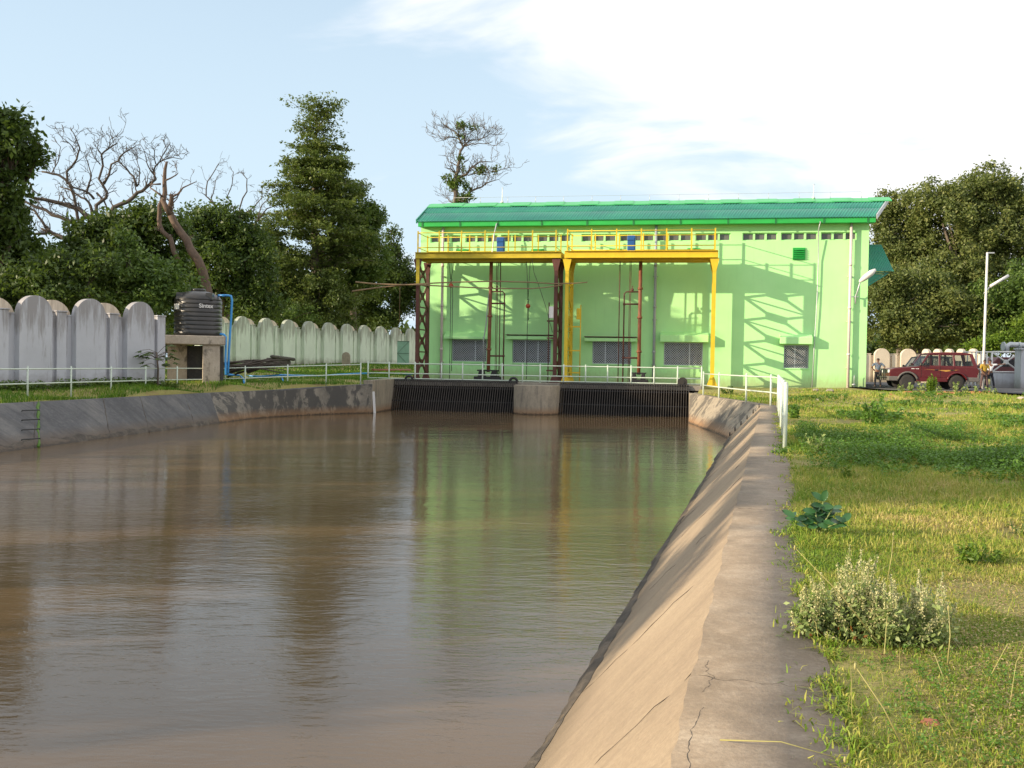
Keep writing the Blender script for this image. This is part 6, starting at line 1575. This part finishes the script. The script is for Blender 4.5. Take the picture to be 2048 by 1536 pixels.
    if stripe:
        gold = paint('gold_stripe',(.50,.26,.05),.4,.1,3.0,bmp=0); mb = MB()
        y = -Wd-.004
        mb.add([(-.58,y,1.045),(.3,y,1.01),(.95,y,1.02),(1.25,y,1.03),(.95,y,.985),(.6,y,.93),(.3,y,.985)],[(0,1,2,3,4,5,6)]); mb.build('side_stripe', gold, t)
        mb = MB()
        for x,w in ((-1.12,.16),(-.9,.05),(-.82,.08)): mb.add([(x,y,1.045),(x+w,y,1.045),(x+w,y,1.08),(x,y,1.08)],[(0,1,2,3)])
        mb.build('badge', M['white'], t)
    return t
cpos = W(1857,778,54.6); 
suv((cpos.x,cpos.y,ROADZ-.0), rad(-7), 1.04, (.095,.009,.012), 'maroon long off road car with gold side stripe, doors closed')
jp = W(1835,774,60.0)
suv((jp.x,jp.y,ROADZ), rad(-10), .97, (.035,.045,.035), 'dark green off road car mostly hidden behind the maroon one', stripe=False)

# ------------------------------------------------------------------ people
def skin_mesh(name, J, E, mat, parent, root=0, sub=1):
    me = bpy.data.meshes.new(name); me.from_pydata([j[0] for j in J], E, []); o = bpy.data.objects.new(name, me); COL.objects.link(o); o.parent = parent
    o.modifiers.new('skin','SKIN').use_smooth_shade = True
    if not me.skin_vertices: me.skin_vertices.new()
    for i,j in enumerate(J):
        r_ = j[1]; me.skin_vertices[0].data[i].radius = (r_, r_*.9) if not isinstance(r_, tuple) else r_
    me.skin_vertices[0].data[root].use_root = True
    s = o.modifiers.new('sub','SUBSURF'); s.levels = sub; s.render_levels = sub
    me.materials.append(mat); return o
SKIN = paint('brown_skin',(.16,.075,.04),.55,.08,8,bmp=0); HAIR = paint('black_hair',(.012,.010,.009),.6,.1,8,bmp=0)
def person(loc, rz, h, label, shirt, trousers, armL, armR, legsp=.12, mats=None):
    """faces local -y; arm = (elbow, wrist) offsets from the shoulder in units of height 1.7"""
    t = empty('person', loc, rz, label, 'person'); k = h/1.7; t.scale = (k,k,k)
    hip, kn, an = .90, .48, .08
    J = [((0,0,hip+.06),(.145,.10)),((0,0,1.15),(.13,.095)),((0,0,1.36),(.15,.10)),((0,.0,1.47),.052),((0,-.01,1.55),.07),((0,-.015,1.63),.085),((0,-.005,1.675),.06)]
    E = [(0,1),(1,2),(2,3),(3,4),(4,5),(5,6)]
    for s in (-1,1):
        b = len(J); x = s*.095; J += [((x,0,hip-.04),.088),((x+s*legsp*.35,-.02,kn),.056),((x+s*legsp*.6,.02,an),.040),((x+s*legsp*.7,-.13,.035),.036)]; E += [(0,b),(b,b+1),(b+1,b+2),(b+2,b+3)]
        arm = armL if s < 0 else armR; sh = Vector((s*.195,0,1.40)); e = sh+Vector(arm[0]); w = e+Vector(arm[1]); d = Vector(arm[1]).normalized(); hd = w+d*.06
        b = len(J); J += [(sh[:],.056),(e[:],.040),(w[:],.027),(hd[:],(.036,.020))]; E += [(2,b),(b,b+1),(b+1,b+2),(b+2,b+3)]
        side = d.cross(Vector((0,1,0))); side = side.normalized() if side.length > .2 else Vector((1,0,0)); hb = b+3
        for q in range(4):
            L_ = (.068,.078,.074,.058)[q]; p1 = hd+side*((q-1.5)*.018)+d*.03; p2 = p1+d*L_*.6+Vector((0,-.008,0)); c = len(J); J += [(p1[:],.010),(p2[:],.008),((p2+d*L_*.35+Vector((0,-.014,0)))[:],.007)]; E += [(hb,c),(c,c+1),(c+1,c+2)]
        c = len(J); J += [((hd-side*.035-d*.01)[:],.011),((hd-side*.055+d*.03)[:],.009)]; E += [(hb-1,c),(c,c+1)]
    skin_mesh('body', J, E, SKIN, t)
    # face features and ears
    mb = MB(); mb.ball((0,-.105,1.615),.016,6,4,1.3)
    for s in (-1,1): mb.ball((s*.082,.0,1.615),.022,6,4,1.4)
    mb.build('nose_and_ears', SKIN, t); mb = MB()
    for s in (-1,1): mb.ball((s*.032,-.092,1.635),.011,6,4)
    mb.tube([(-.024,-.096,1.578),(.024,-.096,1.578)],.006,5); mb.build('eyes_and_mouth', HAIR, t)
    skin_mesh('hair', [((0,.03,1.62),(.088,.075)),((0,.01,1.68),(.088,.082)),((0,-.0,1.715),(.06,.06))], [(0,1),(1,2)], HAIR, t)
    # shirt
    J = [((0,0,.92),(.165,.12)),((0,0,1.15),(.155,.115)),((0,0,1.36),(.178,.12)),((0,0,1.45),.07)]; E = [(0,1),(1,2),(2,3)]
    for s in (-1,1):
        arm = armL if s < 0 else armR; sh = Vector((s*.195,0,1.40)); e = sh+Vector(arm[0])*.85; b = len(J); J += [(sh[:],.078),(e[:],.068)]; E += [(2,b),(b,b+1)]
    skin_mesh('shirt', J, E, shirt, t)
    J = [((0,0,.93),(.155,.112))]; E = []
    for s in (-1,1):
        x = s*.095; b = len(J); J += [((x,0,hip-.06),.108),((x+s*legsp*.35,-.02,kn),.080),((x+s*legsp*.6,.02,an+.03),.066)]; E += [(0,b),(b,b+1),(b+1,b+2)]
    skin_mesh('trousers', J, E, trousers, t)
    for s in (-1,1):
        x = s*(.095+legsp*.62); mb = MB(); mb.prism([(-.17,0),(-.16,.05),(-.06,.09),(.07,.10),(.08,0)],x-.048,x+.048,'x'); mb.build('shoe', M['blacksteel'], t, bevel=.015)
    return t
cloth = lambda n,c: paint(n,c,.85,.12,6,bmp=0)
chk = bpy.data.materials.new('checked_shirt'); chk.use_nodes = True
def chkm():
    N = chk.node_tree.nodes; L = chk.node_tree.links; c = N.new('ShaderNodeTexChecker'); c.inputs['Scale'].default_value = 26; t = N.new('ShaderNodeTexCoord'); L.new(t.outputs['Object'], c.inputs[0]); c.inputs[1].default_value=(.04,.06,.10,1); c.inputs[2].default_value=(.22,.28,.34,1); L.new(c.outputs[0], N['Principled BSDF'].inputs['Base Color']); N['Principled BSDF'].inputs['Roughness'].default_value=.85
chkm()
down = ((.05,0,-.29),(.02,-.03,-.25))
pa = W(1755,773,57.5)
person((pa.x,pa.y,ROADZ), rad(175), 1.66, 'man in checked blue shirt with hands on hips beside the cars', chk, cloth('black_trousers',(.015,.015,.017)),
       ((-.20,.10,-.20),(.13,-.08,-.14)), ((.20,.10,-.20),(-.13,-.08,-.14)))
pb = W(1945,775,59.5)
person((pb.x,pb.y,ROADZ), rad(200), 1.74, 'man in grey shirt and light trousers behind the maroon car', cloth('grey_shirt',(.20,.23,.25)), cloth('light_trousers',(.45,.47,.47)),
       ((-.05,0,-.29),(.06,-.10,-.20)), down)
pc_ = W(1968,778,57.0)
person((pc_.x,pc_.y,ROADZ), rad(185), 1.68, 'man in mustard yellow shirt standing with hands behind his back', cloth('yellow_shirt',(.42,.27,.03)), cloth('brown_trousers',(.10,.06,.06)),
       ((-.07,.06,-.28),(.10,.12,-.18)), ((.07,.06,-.28),(-.10,.12,-.18)), .2)
pd = W(1979,774,60.5)
person((pd.x,pd.y,ROADZ), rad(160), 1.72, 'man in white shirt stretching one arm toward the gate', cloth('white_shirt',(.62,.64,.68)), cloth('dark_trousers',(.03,.03,.04)),
       ((-.26,-.04,.02),(-.25,-.03,.03)), down, .25)
# red brick edging and seedlings in front of the road
rr = random.Random(77); bs = []
xs_ = [1785,1811,1819,1840,1845,1853,1862,1872,1880,1891,1905,1921,1930,1946,1962,1975]
b0 = None
for i,x in enumerate(xs_):
    p = Gz(x, 784.5+rr.uniform(-1.2,1.6), .38); p.z = gz(p.x,p.y)
    if b0 is None:
        mb = MB(); mb.box(-.12,.12,-.06,.06,-.05,.09); b0 = mb.build('brick', M['brick'], bevel=.01); o = b0
    else: o = b0.copy(); COL.objects.link(o)
    o.location = p; o.rotation_euler = (rr.uniform(-.2,.2),rr.uniform(-.4,.4),rr.uniform(0,3)); tag(o,'brick set in the broken edging along the road','brick','bricks edging the road')
sd0 = None
for i,(x,y,s) in enumerate(((1802,781,1.0),(1820,780,1.2),(1842,779,1.3),(1878,781,.9),(1911,780,1.3),(1930,781,1.0),(1951,782,.9),(1975,783,1.0),(1990,784,.8),(1830,783,.6))):
    if sd0 is None:
        sd0 = plant('seedling',x,y+4,'knee high leafy seedling planted along the road edge','seedling',5,.5,.07,'leaf_grey',301,.14,9,z=.34); o = sd0; o['group']='seedlings along the road'
    else:
        o = copy_tree(sd0); p = Gz(x,y+4,.36); o.location = (p.x,p.y,gz(p.x,p.y))
    o.rotation_euler = (0,0,i*1.3); o.scale = (s,s,s)
plant('conifer_shrub',1863,786,'upright bright green conical shrub in front of the maroon car','shrub',46,.98,.05,'leaf_bright',302,.24,26,z=.36,leaning=.05,jit=.05,aspect=2.4)
